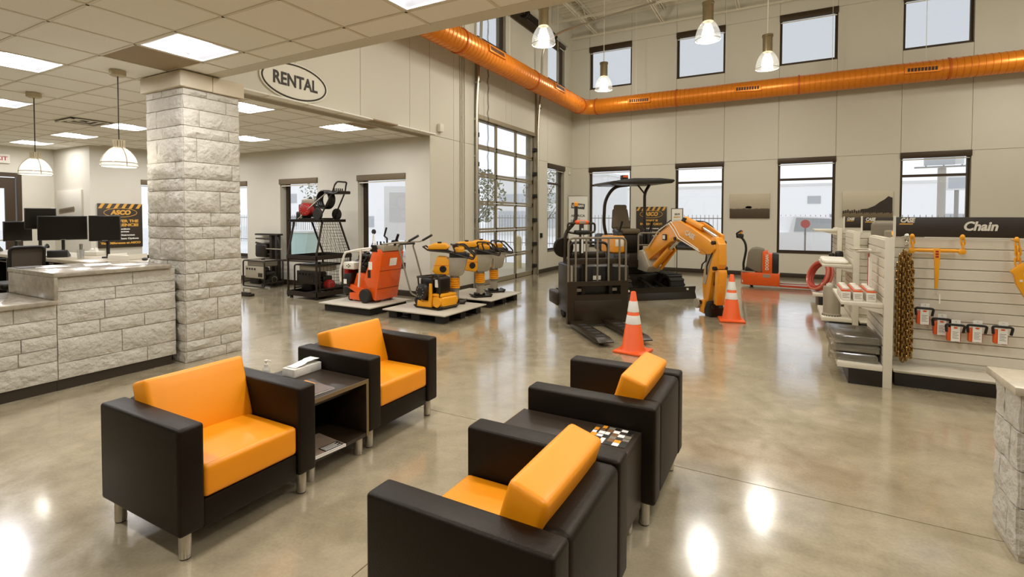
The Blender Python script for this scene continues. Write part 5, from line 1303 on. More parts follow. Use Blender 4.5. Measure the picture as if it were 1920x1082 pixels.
def run(y0, label, text_, x1=4.4):
    yc = y0 + .5
    t = thing('gondola_run', (.95, yc, 0), 0, label, 'shelf unit', 'long slatwall gondolas')
    L = x1 - .95; s0 = -.02
    MB().box((s0, -.01, 0), (L, .06, 1.385)).build('back_panel', m_shelf, t)
    n = 12; ph = (1.385 - .2) / n
    pk = MB().box((s0, -.024, 0), (L, -.011, ph - .008)).mesh('slat_plank', m_shelf, bevel=.003, seg=1)
    for k in range(n): share('slat_plank', pk, t, (0, 0, .2 + k * ph))
    MB().box((-.03, -.36, 0), (L, -.02, .13)).build('kick_base', m_kick, t, bevel=.003)
    MB().prism([(-.375, .13), (-.375, .15), (-.36, .155), (-.025, .155), (-.025, .13)], 'x', -.04, L).build('base_deck', m_shelf, t, bevel=.002)
    MB().box((-.03, -.38, .128), (L, -.362, .14)).build('ticket_strip', m_steel, t)
    hd = MB().box((.01, -.035, 1.395), (L, -.02, 1.585)).build('header_board', m_hdr, t, bevel=.002)
    MB().box((-.01, -.03, 1.36), (.008, .0, 1.6)).build('header_post', m_white, t)
    text('header_lettering', 'CASE', .06, m_white, hd, (.095, -.037, 1.553), RX, shear=.25, bold=.003, width=.115)
    MB().prism([(.03, 1.512), (.135, 1.512), (.145, 1.524), (.04, 1.524)], 'y', -.037, -.035).build('header_stripe', m_gold, hd, smooth=False)
    if text_: text('header_lettering', text_, .115, m_white, hd, (.635, -.037, 1.497), RX, shear=.22, bold=.004, width=.24)
    # rear side
    MB().box((s0, .06, .0), (L, .44, .13)).box((s0, .06, .13), (L, .45, .155)).build('rear_base', m_kick, t)
    rs = MB().box((s0, .062, .84), (L, .44, .86)).build('rear_shelf', m_shelf, t)
    return t
run(UY[0], 'long cream slatwall gondola with the Chain header board', 'Chain')
run(UY[1], 'long slatwall gondola with black header behind the grey tractor seat', None)
run(UY[2], 'long slatwall gondola with black header closest to the far windows', None)
# dark stock along the two rear runs
for yb, lab in ((UY[1], 'middle'), (UY[2], 'rear')):
    for k in range(6):
        tag(MB().rbox((1.02 + k * .12, yb + .36, 1.08 - .02 * (k % 2)), (1.11 + k * .12, yb + .47, 1.30), .012).build('hanging_pack', rnd.choice([m_dark, m_black, m_grey, m_frame])), 'dark hanging parts pack on the %s slatwall run under the black header' % lab, 'parts pack', 'dark parts packs on the rear runs')
# load chain
m_chain = mat('chain_steel', (172, 138, 84), .26, .9, var=.35, scale=40)
chn = thing('steel_chain', (1.015, 6.02, 0), 0, 'thick bundle of bronze-coloured chain hanging at the end of the slatwall', 'chain')
def link_pts(c, a, L=.030, r=.013):
    P = []
    for k in range(10):
        t = 2 * PI * k / 10; x = r * math.cos(t); z = r * math.sin(t) + (L * .5 if math.sin(t) > 0 else -L * .5)
        P.append((c[0] + x * math.cos(a), c[1] + x * math.sin(a), c[2] + z))
    return P
for s_ in range(12):
    q = MB(); ox = -.051 + .034 * (s_ % 4) + rnd.uniform(-.006, .006); oy = -.03 + .03 * (s_ // 4)
    zt = 1.27 - .03 * abs(s_ % 4 - 1.5) - rnd.random() * .04; zb = .175 + .03 * abs(s_ % 4 - 1.5)
    z = zt; k = 0
    while z > zb + .03:
        gather = max(0, (z - 1.1) / .2); q.tube(link_pts((ox * (1 - .7 * gather), oy * (1 - .7 * gather), z), (k % 2) * PI / 2 + .6 + s_ * .35), .0062, 5, closed=True); z -= .041; k += 1
    q.build('chain_strand', m_chain, chn)
for k in range(3): MB().tube(link_pts((0, -.02, 1.30 + k * .04), (k % 2) * PI / 2, .03, .014), .0065, 6, closed=True).build('top_link', m_chrome, chn)
MB().sph((0, -.02, 1.405), (.022, .022, .025), 12, 8).tube([(0, -.02, 1.41), (0, .2, 1.39)], .006, 6).build('peg_hook', m_chrome, chn)
# load binders
def hook(parent, p, m_=None):
    h_ = MB().sph((p[0], p[1], p[2]), (.02, .018, .026), 12, 8).tube([(p[0], p[1], p[2]), (p[0], p[1] + .12, p[2] - .005)], .005, 6).build('hook_eye', m_yellow, parent)
    for k in range(2): MB().tube(link_pts((p[0] + .004, p[1], p[2] - .045 - k * .04), (k % 2) * PI / 2, .03, .014), .007, 6, closed=True).build('link', m_yellow, parent)
lb1 = thing('ratchet_load_binder', (1.255, 6.08, 1.27), 0, 'yellow ratchet load binder hanging level with its lever straight down', 'load binder')
for x in (-.185, .185): hook(lb1, (x, 0, .13)); MB().prism([(x - .02, .02), (x + .02, .02), (x + .03, -.01), (x + .015, -.03), (x - .02, -.03), (x - .03, -.01)], 'y', -.015, .015).build('clevis', m_yellow, lb1, bevel=.005)
MB().lathe([(.012, -.17), (.017, -.13), (.017, -.03), (.021, -.02), (.021, .02), (.017, .03), (.017, .13), (.012, .17)], 16, (0, 0, 0), 'x').build('barrel', m_yellow, lb1)
MB().prism([(-.025, .02), (.025, .02), (.022, -.1), (.011, -.36), (-.011, -.36), (-.018, -.1)], 'y', -.022, -.004).build('lever', m_yellow, lb1, bevel=.004)
for k in range(3): MB().box((-.012, -.025, -.0 - k * .025), (.012, -.022, -.016 - k * .025)).build('lever_window', m_red, lb1)
lb2 = thing('lever_load_binder', (1.81, 6.08, 1.16), 0, 'yellow lever load binder hanging by a chain with its handle slanting down', 'load binder')
hook(lb2, (0, 0, .225)); 
for k in range(3): MB().tube(link_pts((.01, 0, .12 - k * .045), (k % 2) * PI / 2, .04, .018), .008, 6, closed=True).build('link', m_yellow, lb2)
MB().prism([(-.04, -.06), (.02, .01), (.1, .03), (.1, -.01), (.045, -.06), (.06, -.16), (.16, -.42), (.13, -.43), (.0, -.17), (-.015, -.09)], 'y', -.02, .02).build('lever', m_yellow, lb2, bevel=.006); MB().box((.02, -.022, -.15), (.04, -.02, -.13)).build('sticker', m_white, lb2)
tag(MB().tube([(.95, 6.24, 1.4), (.95, 6.3, 1.43), (.98, 6.3, 1.43), (.98, 6.24, 1.4)], .014, 6).tube([(.965, 6.3, 1.43), (.965, 6.36, 1.3)], .01, 6).build('binder_hook', m_yellow), 'small yellow hook hanging at the end of the header board', 'hook')
tag(MB().box((1.275, 6.05, .77), (1.285, 6.055, .86)).tube([(1.28, 6.055, .85), (1.28, 6.2, .85)], .003, 5).build('price_strip', m_paper), 'small white price strip on a peg below the level load binder', 'price tag')
# ratchet straps on pegs
def strap(x, z, label, y=6.06):
    t = thing('ratchet_strap', (x, y, z), 0, label, 'ratchet strap', 'packaged ratchet straps on pegs')
    MB().box((-.033, -.012, -.105), (.033, -.009, .045)).box((-.03, -.008, .045), (.035, -.006, .095)).build('card', m_paper, t)
    MB().prism([(.016 * math.cos(2*PI*k/14), .008 * math.sin(2*PI*k/14) + .022) for k in range(14)], 'y', -.0135, -.012).build('card_logo', m_dkorange, t)
    for k in range(5): MB().box((-.022, -.0128, -.02 - k * .014), (.022 - .01 * (k % 2), -.012, -.016 - k * .014)).build('print_line', m_grey, t)
    MB().tube(fillet([(-.062, .0, -.02), (-.07, -.01, .05), (.065, -.02, .05), (.055, -.01, -.02)], .02, 4), .011, 8).build('ratchet_handle', m_black, t)
    MB().rbox((-.06, -.005, -.11), (-.005, .045, .02), .015, 2).build('webbing_roll', m_dkorange, t); MB().rbox((-.01, .0, -.115), (.045, .04, -.02), .015, 2).build('webbing_roll', m_red, t)
    MB().tube([(0, .12, .085), (0, .02, .08), (.0, -.03, .085)], .003, 5).build('peg', m_chrome, t)
strap(1.172, .67, 'packaged ratchet strap hanging highest, right below the price strip')
strap(1.315, .57, 'packaged ratchet strap half hidden behind the strap to its side', 6.13)
strap(1.40, .535, 'packaged ratchet strap with white card in front of the half hidden one')
strap(1.553, .545, 'packaged ratchet strap on the next peg beside the doubled pair')
strap(1.727, .55, 'packaged ratchet strap hanging alone toward the stone half wall')
# boxes on the near end cap
m_boxw = mat('carton_white', (226, 220, 206), .6, var=.04)
bxp = None
for i in range(3):
    for j in range(5):
        x, y = .525 + i * .095 + (.01 if i == 2 else 0), 5.86 + j * .105
        t = thing('filter_carton', (x, y, .776), rad(rnd.uniform(-3, 3)), ('white carton with an orange top edge in the front row of the end cap shelf' if j == 0 else 'small white carton behind the front row on the end cap shelf'), 'carton', 'small cartons on the end cap shelf' if j else 'front row cartons on the end cap shelf')
        MB().box((-.038, -.045, 0), (.038, .045, .088)).build('carton', m_boxw, t, bevel=.002)
        MB().box((-.0385, -.0455, .088), (.0385, .0455, .1)).build('orange_band', m_dkorange, t)
        MB().lathe([(.03, .1), (.032, .103), (.032, .118), (.026, .122), (0, .122)], 14).build('lid', m_white, t)
        if j == 0:
            for k in range(3): MB().box((-.028, -.0465, .06 - k * .016), (.028 - .012 * (k % 2), -.0455, .064 - k * .016)).build('print_line', m_grey, t)
# wrapped pads
m_wrap = glassy('clear_wrap', (236, 232, 220), .28, .16, .12, (220, 214, 200))
m_pad = mat('grey_pad', (74, 64, 48), .7, var=.15)
for k in range(3):
    t = thing('wrapped_pad', (.62, 6.05, .202 + k * .085), rad(4 * (k - 1)), ['wrapped dark pad at the bottom of the plastic covered stack', 'wrapped dark pad in the middle of the plastic covered stack', 'wrapped dark pad on top of the plastic covered stack'][k], 'wrapped pad', 'plastic wrapped pads on the end cap base')
    MB().rbox((-.15, -.26, .004), (.17, .28, .075), .03, 3).build('pad', m_pad, t)
    wv = MB().rbox((-.21, -.29, .0), (.178, .3, .08), .02, 3)
    for v_ in wv.v:
        v_.x += rnd.uniform(-.012, .004); v_.z = max(0.0, v_.z + rnd.uniform(-.005, .002))
    wv.build('plastic_wrap', m_wrap, t)
rp = thing('hanging_blister_pack', (.752, 6.1, .9), 0, 'tall narrow red and white blister pack hanging above the cartons', 'parts pack')
MB().box((-.018, -.045, 0), (.002, .045, .36)).build('card', m_paper, rp); MB().box((-.0225, -.046, .29), (-.018, .046, .35)).box((-.0225, .03, 0), (-.018, .046, .29)).build('red_print', m_red, rp)
for i, y in enumerate((5.9, 6.0, 6.25, 6.4)):
    tag(MB().tube([(.805, y, 1.24), (.62, y, 1.24), (.6, y, 1.255)], .004, 6).tube([(.805, y, 1.255), (.63, y, 1.255)], .003, 6).build('peg_hook', m_steel), 'empty chrome peg hook sticking out of the slatwall end cap', 'peg hook', 'empty peg hooks on the end cap')
# middle end cap goods
ct = thing('grey_canister', (.585, 8.36, .2), 0, 'tall grey canister with a ribbed foot standing on the end cap base', 'canister')
MB().lathe([(.112, 0), (.115, .01), (.112, .03), (.105, .035), (.105, .4), (.1, .41), (0, .41)], 28).build('body', m_ltgrey, ct)
for k in range(20): a = 2 * PI * k / 20; MB().box((.112 * math.cos(a) - .006, .112 * math.sin(a) - .006, .0), (.112 * math.cos(a) + .006, .112 * math.sin(a) + .006, .014)).build('foot_notch', m_ink, ct)
MB().lathe([(.05, .41), (.05, .44), (.03, .445), (.03, .46), (0, .46)], 20, (-.02, 0, 0)).build('neck', m_white, ct); MB().cyl((.05, .02, .41), (.05, .02, .43), .025, n=14).build('bung', m_white, ct)
bg_ = MB().rbox((-.2, -.34, 0), (.12, .3, .09), .04, 4)
for v_ in bg_.v: v_.z *= .75 + .35 * math.sin(v_.y * 9 + 1) * math.cos(v_.x * 8); v_.z = max(0, v_.z)
tag(bg_.build('white_bag', m_paper, loc=(.66, 8.66, .931)), 'crumpled white bag lying on the end cap shelf above the canister', 'bag')
bt = thing('black_boots', (.72, 9.1, .931), 0.3, 'pair of black rubber parts standing behind the white bag', 'parts')
MB().rbox((-.05, -.05, 0), (.05, .05, .14), .03, 3).build('rubber_boot', m_black, bt); MB().rbox((-.13, -.02, 0), (-.06, .05, .11), .025, 3).build('rubber_boot', m_black, bt)
# hose coil
hc = thing('air_hose', (.56, 10.95, .2), rad(32), 'large red rubber hose coil tied with white straps, leaning at the far end cap', 'hose')
mt_ = Matrix.Translation((0, 0, .30)) @ Matrix.Rotation(rad(18), 4, 'Y')
m_hose = mat('red_hose', (176, 62, 44), .5, var=.08)
for k in range(8):
    q = MB().ring((-.03 + .028 * (k % 4), 0, 0), .27 - .028 * (k // 4) - .008 * (k % 3), .022, 'x', 36, 8).xf(mt_); q.build('hose_turn', m_hose if k % 3 else mat('pale_red_hose', (200, 110, 88), .5), hc)
for a in (100, 215, 330): MB().ring((.01, .255 * math.cos(rad(a)), .255 * math.sin(rad(a))), .06, .007, 'x', 14, 5).xf(Matrix.Translation((.01, .255 * math.cos(rad(a)), .255 * math.sin(rad(a)))) @ Matrix.Rotation(rad(a), 4, 'X') @ Matrix.Rotation(PI / 2, 4, 'Z') @ Matrix.Translation((-.01, -.255 * math.cos(rad(a)), -.255 * math.sin(rad(a))))).xf(mt_).build('tie_strap', m_paper, hc)
# grey tractor seat on the rear shelf
ts_ = thing('padded_tractor_chair', (1.13, 7.24, .835), 0, 'grey padded tractor seat on a black pedestal behind the Chain header board', 'seat')
MB().rbox((-.24, -.03, .1), (.26, .1, .71), .06, 4).build('seat_back', m_grey, ts_); MB().rbox((-.13, -.06, .2), (.15, .0, .6), .03, 3).build('centre_pad', mat('seat_pad', (136, 126, 106), .6), ts_)
MB().rbox((-.24, -.42, -.06), (.26, .08, .1), .05, 3).build('seat_cushion', m_grey, ts_)
MB().box((-.16, -.3, -.81), (.18, .02, -.06)).box((-.24, -.36, -.835), (.26, .1, -.81)).build('seat_pedestal', m_black, ts_)

# ================================================================ OFFICE BEHIND THE COUNTER
dk = thing('office_desk', (-8.9, 3.18, 0), 0, 'long stone-topped office desk with dark panels behind the reception counter', 'desk')
MB().box((-2.3, -.33, .985), (2.1, .33, 1.03)).build('desk_top', mat('desk_stone', (178, 166, 144), .3, var=.2, scale=20), dk, bevel=.004)
for x in (-2.25, -1.1, .05, 1.2, 2.05): MB().box((x, -.28, 0), (x + .03, .3, .985)).build('desk_panel', m_kick, dk)
MB().box((-2.25, .26, 0), (2.05, .3, .985)).build('desk_back', m_wood, dk)
MB().box((-2.2, -.25, .9), (-.2, .2, .915)).build('keyboard_shelf', m_wood, dk)
def monitor(x, y, zc, w_, h, label, yaw=0.0, post=True):
    t = thing('computer_monitor', (x, y, 1.03), yaw, label, 'monitor', 'monitors on the office desk')
    zc -= 1.03
    MB().rbox((-w_/2, -.02, zc - h/2), (w_/2, .01, zc + h/2), .006).build('housing', m_blkpaint, t)
    MB().box((-w_/2 + .012, -.0215, zc - h/2 + .014), (w_/2 - .012, -.02, zc + h/2 - .012)).build('screen', mat('screen_off', (18, 13, 7), .18), t)
    MB().rbox((-.06, .01, zc - .07), (.06, .05, zc + .07), .01).build('mount_plate', m_black, t)
    MB().box((-.03, -.0222, zc - h/2 + .004), (.03, -.021, zc - h/2 + .01)).build('badge', m_steel, t)
    if post:
        MB().cyl((.0, .13, 0), (.0, .13, zc + .12), .02, n=12).build('monitor_post', m_black, t); MB().tube([(0, .05, zc), (0, .13, zc)], .018, 8).build('monitor_arm', m_black, t); MB().rbox((-.06, .08, 0), (.06, .19, .02), .005).build('clamp_base', m_black, t)
    return t
def face(x, y): return math.atan2(-x, y) if False else math.atan2(0 - x, -(0 - y)) 
fy_ = 3.15
for (px, zc, w_, h, off, lb) in ((-10.554, 1.345, .33, .31, .25, 'square black monitor at the office end of the desk, below the raised one'),
        (-9.707, 1.545, .35, .31, .1, 'black monitor mounted higher than the others on the desk'),
        (-8.976, 1.415, .53, .34, 0, 'wide black monitor in the middle of the office desk'),
        (-7.76, 1.425, .33, .33, -.35, 'black monitor angled on its arm in front of the striped poster')):
    monitor(px, 3.2, zc, w_, h, lb, math.atan2(-fy_ * 0 - px, fy_) + off * .6)
def phone(loc, rz, label):
    t = thing('desk_phone', loc, rz, label, 'phone', 'desk phones')
    MB().prism([(-.1, 0), (.1, 0), (.1, .025), (-.08, .1), (-.1, .09)], 'x', -.1, .11).build('phone_base', m_black, t, bevel=.006)
    MB().box((.0, .0, 0), (.0, .0, 0)) if False else None
    sc = MB().box((-.03, -.02, 0), (.09, .05, .004)); sc.xf(Matrix.Translation((0, .0, .068)) @ Matrix.Rotation(rad(23), 4, 'X') @ Matrix.Rotation(PI, 4, 'Z')); sc.build('display', m_ltgrey, t)
    MB().tube(fillet([(-.14, -.1, .05), (-.14, -.08, .1), (-.13, .08, .17), (-.13, .12, .13)], .03, 4), [.02, .02, .018, .018, .018, .018, .018, .018, .018, .018, .02, .02][:12], 8).build('handset', m_black, t)
    MB().tube([(-.1, -.1, .02), (-.3, -.16, .012), (-.55, -.22, .012), (-.8, -.2, .012)], .007, 6).build('cord', m_black, t)
phone((-8.62, 3.02, 1.03), rad(60), 'black desk phone with raised handset beside the wide monitor')
phone((-10.85, 2.98, 1.03), rad(60), 'black desk phone at the office end of the desk')
oc = thing('office_chair', (-8.5, 2.62, 0), rad(-98), 'dark mesh-back office stool tucked between the counter and the desk', 'office chair')
cb = MB()
W2, H2 = .15, .42
cb.tube(fillet([(-W2, .22, .78), (-W2 - .01, .27, 1.2), (W2 + .01, .27, 1.2), (W2, .22, .78)], .06, 5), .016, 8); cb.build('back_frame', m_black, oc)
MB().box((-W2, .235, .8), (W2, .24, 1.19)).build('mesh_back', mat('chair_mesh', (66, 54, 38), .7, var=.2, scale=120), oc)
MB().rbox((-.24, -.22, .68), (.24, .24, .76), .03, 3).build('seat', m_leather, oc); MB().cyl((0, 0, .1), (0, 0, .68), .025, n=12).build('gas_lift', m_black, oc)
for k in range(5):
    a = 2 * PI * k / 5; MB().tube([(0, 0, .12), (.28 * math.cos(a), .28 * math.sin(a), .07)], .02, 8).build('base_leg', m_black, oc); MB().sph((.28 * math.cos(a), .28 * math.sin(a), .03), .03, 10, 8).build('caster', m_black, oc)
MB().ring((0, 0, .3), .2, .012, 'z', 28, 6).build('foot_ring', m_steel, oc)
for x in (-.28, .28): MB().tube(fillet([(x * .8, .1, .72), (x, .1, .74), (x, .1, .95)], .04, 4), .014, 8).tube([(x, -.08, .96), (x, .16, .96)], .022, 8).build('armrest', m_black, oc)
tb2 = thing('tissue_box', (-8.55, 3.38, 1.03), rad(20), 'white tissue box on the office desk behind the wide monitor', 'tissue box')
MB().rbox((-.12, -.06, 0), (.12, .06, .06), .004).build('carton', m_white, tb2); MB().prism([(-.05, .06), (-.02, .1), (.02, .085), (.05, .11), (.07, .06)], 'y', -.02, .02).build('tissue', m_paper, tb2)
ph_ = thing('paper_tray', (-7.42, 3.3, 1.03), rad(15), 'white paper tray with sheets on the desk near the column', 'tray')
MB().box((-.17, -.12, 0), (.17, .12, .008)).box((-.17, -.12, 0), (-.16, .12, .07)).box((.16, -.12, 0), (.17, .12, .07)).box((-.17, -.125, 0), (.17, -.115, .055)).build('tray', m_white, ph_); MB().box((-.15, -.11, .008), (.15, .11, .04)).build('paper_stack', m_paper, ph_)
cp_ = thing('pen_cup', (-8.06, 3.05, 1.03), 0, 'clear cup of pens beside the angled monitor', 'cup'); MB().lathe([(.035, 0), (.042, .12), (.04, .12), (.033, .004), (0, .004)], 18).build('cup', m_clear, cp_)
for k in range(4): MB().tube([(.01 * (k - 1.5), 0, .006), (.018 * (k - 1.5), .01 * (k % 2), .19)], .004, 6).build('pen', m_black, cp_)
tag(MB().sph((0, 0, .012), (.05, .03, .02), 14, 8).build('computer_mouse', m_black, loc=(-7.05, 3.32, 1.034)), 'black computer mouse on the desk next to the column', 'mouse')
for k, (x, y, r_) in enumerate(((-6.5, 2.2, .2), (-6.35, 2.55, -.3), (-6.1, 2.7, .1))):
    tag(MB().box((-.14, -.11, 0), (.14, .11, .002)).build('paper_sheet', m_paper, loc=(x, y, 1.0725), rot=(0, 0, r_)), 'white sheet of paper lying on the upper granite countertop', 'paper', 'papers on the upper countertop')
tag(MB().prism([(-.12, -.08), (.1, -.1), (.12, .08), (-.1, .1)], 'z', 0, .004).build('dark_leaflet', m_ink, loc=(-6.6, 2.08, 1.0725)), 'dark leaflet at the open end of the upper granite countertop', 'leaflet')
# glazed entrance door in the office wall
d2 = thing('door_2', (XO, 4.12, 0), kind='structure')
MB().box((-.1, -.57, 0), (.03, -.49, 2.55)).box((-.1, .49, 0), (.03, .57, 2.55)).box((-.1, -.49, 2.46), (.03, .49, 2.55)).build('door_frame', m_frame, d2, smooth=False)
MB().box((-.06, -.47, .02), (-.02, -.35, 2.44)).box((-.06, .3, .02), (-.02, .47, 2.44)).box((-.06, -.35, 2.2), (-.02, .3, 2.44)).box((-.06, -.35, .02), (-.02, .3, .3)).build('door_leaf', m_frame, d2, smooth=False)
MB().box((-.045, -.35, .3), (-.039, .3, 2.2)).build('pane', m_glass, d2); MB().tube(fillet([(-.02, -.3, 1.05), (.04, -.3, 1.05), (.04, .25, 1.05), (-.02, .25, 1.05)], .03, 3), .014, 8).build('push_bar', m_alu, d2)
es = thing('exit_sign', (XO + .005, 4.33, 2.85), 0, 'small white exit sign with red lettering above the office entrance', 'exit sign'); MB().rbox((0, -.17, -.1), (.05, .17, .1), .01).build('sign_box', m_white, es); text('lettering', 'EXIT', .12, m_red, es, (.052, 0, 0), RXL, bold=.003)
MB().box((-15.9, -.1, -.005), (-15.9, -.1, -.005)) if False else None

# ================================================================ OUTDOORS
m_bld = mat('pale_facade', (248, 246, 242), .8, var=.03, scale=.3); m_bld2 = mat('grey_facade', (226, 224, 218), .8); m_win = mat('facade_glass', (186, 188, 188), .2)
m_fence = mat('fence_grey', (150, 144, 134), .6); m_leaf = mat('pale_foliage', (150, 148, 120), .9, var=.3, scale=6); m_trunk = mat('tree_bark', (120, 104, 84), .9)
def building(name, x0, y0, x1, y1, h, label, m_, wins, side='y'):
    t = thing(name, ((x0 + x1) / 2, y0, -.25), 0, label, 'building')
    X0, X1, D = x0 - (x0 + x1) / 2, x1 - (x0 + x1) / 2, y1 - y0
    MB().box((X0, 0, 0), (X1, D, h)).build('wall', m_, t, smooth=False); MB().box((X0 - .1, -.1, h), (X1 + .1, D + .1, h + .25)).build('parapet', m_bld2, t, smooth=False)
    for (a, z, w_, hh) in wins:
        f = MB().box((a, -.06, z), (a + w_, .02, z + hh)).build('window', m_win, t, smooth=False)
    return t
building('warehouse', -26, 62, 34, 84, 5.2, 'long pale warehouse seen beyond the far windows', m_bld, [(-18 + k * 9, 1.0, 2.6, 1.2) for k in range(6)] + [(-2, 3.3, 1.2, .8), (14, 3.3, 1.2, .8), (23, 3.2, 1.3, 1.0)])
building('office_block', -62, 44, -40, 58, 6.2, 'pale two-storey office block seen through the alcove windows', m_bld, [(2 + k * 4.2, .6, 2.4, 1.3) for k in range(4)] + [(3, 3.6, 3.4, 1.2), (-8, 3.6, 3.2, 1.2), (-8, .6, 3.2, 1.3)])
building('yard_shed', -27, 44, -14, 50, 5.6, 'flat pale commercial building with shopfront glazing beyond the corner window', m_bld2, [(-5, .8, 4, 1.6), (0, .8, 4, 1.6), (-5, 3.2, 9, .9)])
def fence(x0, x1, y, label):
    t = thing('yard_fence', (x0, y, -.25), 0, label, 'fence', 'yard fences'); L = x1 - x0
    for z in (.25, 1.75): MB().box((0, -.02, z), (L, .02, z + .05)).build('rail', m_fence, t, smooth=False)
    n = int(L / .2); pk = MB().box((-.012, -.012, .08), (.012, .012, 1.95)).mesh('picket', m_fence, smooth=False)
    if n > 280: n = 280
    for k in range(n + 1): share('picket', pk, t, (k * L / n, 0, 0))
fence(-22, 12, 27, 'metal picket fence across the yard beyond the far windows')
fence(-46, -22.5, 22, 'metal picket fence across the yard beyond the alcove windows')
def pole_sign():
    t = thing('billboard', (8.0, 38, -.25), rad(-6), 'tall roadside billboard on a single post beyond the window above the shelving', 'billboard')
    MB().cyl((0, 0, 0), (0, 0, 4.75), .2, n=16).build('post', mat('billboard_post', (178, 170, 156), .6), t)
    MB().box((-.85, -.25, 4.9), (.55, -.1, 5.75)).build('panel', m_win, t); MB().box((.55, .15, 4.95), (1.0, .3, 5.8)).build('panel', m_bld2, t)
    MB().box((-1.3, -.6, 4.75), (1.35, -.55, 4.82)).box((-1.3, -.3, 4.75), (1.35, -.25, 4.82)).build('catwalk', m_fence, t)
    for x in (-.8, 0, .8): MB().box((x, -.6, 4.82), (x + .05, -.3, 4.87)).build('catwalk_bar', m_fence, t)
pole_sign()
def small_sign():
    t = thing('pylon_sign', (9.6, 42, -.25), 0, 'small square pylon sign behind the billboard post', 'sign'); MB().cyl((0, 0, 0), (0, 0, 4.2), .12, n=10).build('post', m_fence, t); MB().box((-.55, -.15, 3.6), (.55, .15, 4.5)).build('panel', m_bld2, t); MB().box((-.45, -.16, 3.7), (.45, -.15, 4.4)).build('face', m_win, t)
small_sign()
def truck(loc, rz, label, body, box=False):
    t = thing('parked_truck', loc, rz, label, 'truck', 'trucks in the yard')
    if box:
        MB().rbox((-1.15, -2.6, .8), (1.15, 1.9, 3.2), .06).build('cargo_box', body, t); MB().rbox((-1.05, 1.9, .5), (1.05, 3.3, 2.2), .15, 3).build('cab', body, t)
        MB().box((-.9, -2.62, 1.6), (.9, -2.6, 2.9)).build('rear_panel', m_bld2, t)
    else:
        MB().prism([(-2.7, .5), (2.6, .5), (2.7, .75), (2.6, 1.15), (1.25, 1.25), (.65, 1.85), (-.7, 1.9), (-.85, 1.25), (-2.7, 1.2)], 'x', -.95, .95).build('body', body, t, bevel=.06, seg=2)
        MB().prism([(1.1, 1.28), (.6, 1.78), (-.6, 1.82), (-.68, 1.28)], 'x', -.97, .97).build('side_glass', m_win, t); MB().box((-.9, 2.66, .5), (.9, 2.74, .75)).build('bumper', m_ltgrey, t)
        MB().box((-.6, 2.62, .82), (.6, 2.72, 1.08)).build('grille', m_grey, t)
        for x in (-.8, .62): MB().box((x, 2.6, .85), (x + .2, 2.72, 1.05)).build('headlight', m_win, t)
    for y in (-1.7, 1.7):
        for x in (-.85, .85): wheel(t, (x, y, .4), .4, .26, 'x', m_ltgrey)
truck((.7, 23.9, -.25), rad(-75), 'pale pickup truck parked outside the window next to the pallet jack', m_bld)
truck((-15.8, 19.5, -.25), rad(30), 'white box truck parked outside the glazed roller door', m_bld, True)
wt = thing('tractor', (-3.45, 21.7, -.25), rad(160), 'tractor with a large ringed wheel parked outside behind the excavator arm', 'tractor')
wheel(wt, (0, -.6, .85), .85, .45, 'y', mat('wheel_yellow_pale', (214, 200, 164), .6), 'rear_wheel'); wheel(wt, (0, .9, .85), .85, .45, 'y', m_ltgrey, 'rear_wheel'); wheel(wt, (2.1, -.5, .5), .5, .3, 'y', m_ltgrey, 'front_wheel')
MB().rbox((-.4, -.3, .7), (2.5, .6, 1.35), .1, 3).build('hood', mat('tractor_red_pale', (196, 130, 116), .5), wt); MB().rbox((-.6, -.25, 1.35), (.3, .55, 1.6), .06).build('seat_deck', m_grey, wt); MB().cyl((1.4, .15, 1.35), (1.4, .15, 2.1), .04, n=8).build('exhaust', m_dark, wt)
fl_ = thing('red_flag_sign', (.62, 20.9, -.25), 0, 'round red sign board on a post behind the pickup truck', 'sign'); MB().cyl((0, 0, 0), (0, 0, 1.5), .03, n=8).build('post', m_fence, fl_); MB().cyl((0, -.03, 1.6), (0, .03, 1.6), .15, n=20).build('disc', mat('sign_red_pale', (206, 104, 96), .6), fl_)
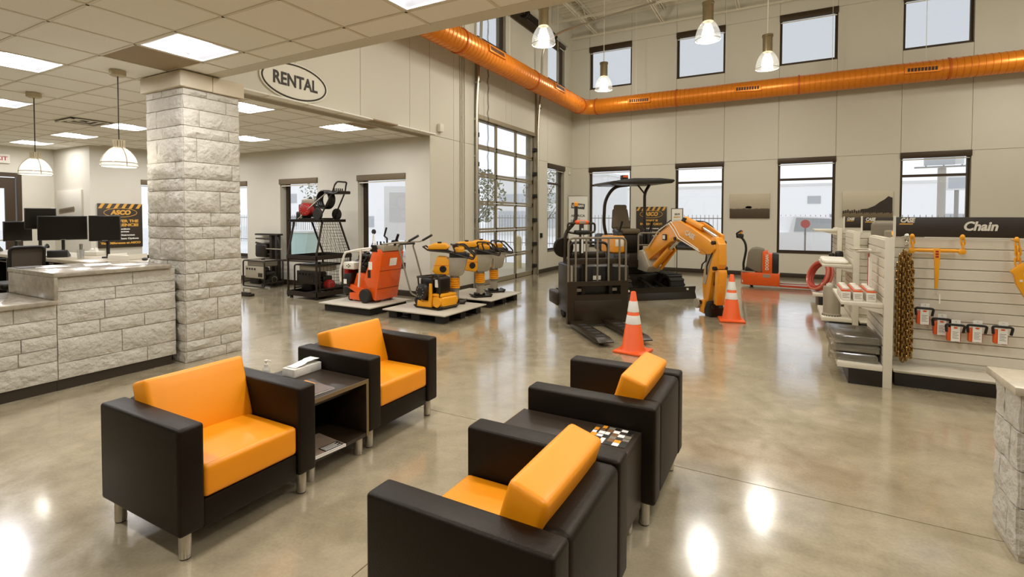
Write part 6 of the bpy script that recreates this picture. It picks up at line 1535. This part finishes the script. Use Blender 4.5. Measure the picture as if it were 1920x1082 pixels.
def tree_(loc, h, r_, label, n=60):
    t = thing('yard_tree', loc, rnd.random() * 6, label, 'tree', 'trees in the yard'); tr = MB().tube([(0, 0, 0), (.05, 0, h * .4), (0, .05, h * .75)], [.09, .07, .03], 7)
    for k in range(6): a = k * 1.05; tr.tube([(0, 0, h * (.35 + .06 * k)), (r_ * .6 * math.cos(a), r_ * .6 * math.sin(a), h * (.55 + .07 * k))], [.03, .012], 5)
    tr.build('trunk', m_trunk, t); q = MB(); g = random.Random(int(h * 100))
    for k in range(n * 12):
        a, b = g.random() * 2 * PI, g.random(); rr = r_ * math.sqrt(g.random()) * (.5 + .6 * math.sin(PI * b)); c = Vector((rr * math.cos(a), rr * math.sin(a), h * (.4 + .6 * b)))
        u = Vector((g.uniform(-1, 1), g.uniform(-1, 1), g.uniform(-1, 1))).normalized() * .09; v_ = u.orthogonal().normalized() * .05
        q.add([c - u, c + v_, c + u, c - v_], [(0, 1, 2, 3)])
    lf = q.build('foliage', m_leaf, t, smooth=False); lf['kind'] = 'stuff'
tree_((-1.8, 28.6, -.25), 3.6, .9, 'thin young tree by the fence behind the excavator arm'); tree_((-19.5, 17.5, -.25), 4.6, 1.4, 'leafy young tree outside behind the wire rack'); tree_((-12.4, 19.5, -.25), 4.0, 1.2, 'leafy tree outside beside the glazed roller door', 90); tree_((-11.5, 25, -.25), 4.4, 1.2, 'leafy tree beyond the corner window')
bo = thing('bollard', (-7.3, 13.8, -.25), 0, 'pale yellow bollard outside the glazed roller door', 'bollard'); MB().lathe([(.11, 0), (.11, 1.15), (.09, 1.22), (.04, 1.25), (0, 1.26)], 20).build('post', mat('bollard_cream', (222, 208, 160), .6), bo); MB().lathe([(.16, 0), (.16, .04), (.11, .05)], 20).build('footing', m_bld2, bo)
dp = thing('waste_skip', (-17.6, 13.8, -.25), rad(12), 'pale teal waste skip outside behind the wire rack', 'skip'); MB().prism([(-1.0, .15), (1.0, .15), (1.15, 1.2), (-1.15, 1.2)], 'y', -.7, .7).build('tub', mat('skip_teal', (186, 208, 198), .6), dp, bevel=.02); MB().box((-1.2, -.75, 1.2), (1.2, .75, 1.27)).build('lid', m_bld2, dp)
hg = MB(); g = random.Random(5)
for k in range(2600):
    c = Vector((g.uniform(-6, 3.4), 26.3 + g.uniform(-.4, .4), -.2 + g.random() ** 1.5 * .75)); u = Vector((g.uniform(-.6, .6), g.uniform(-.4, .4), 1)).normalized() * .12; v_ = u.orthogonal().normalized() * .03; hg.add([c - u, c + v_, c + u, c - v_], [(0, 1, 2, 3)])
tag(hg.build('yard_grass', m_leaf, smooth=False), 'dry shrubs and grass along the fence outside', 'grass', kind='stuff')
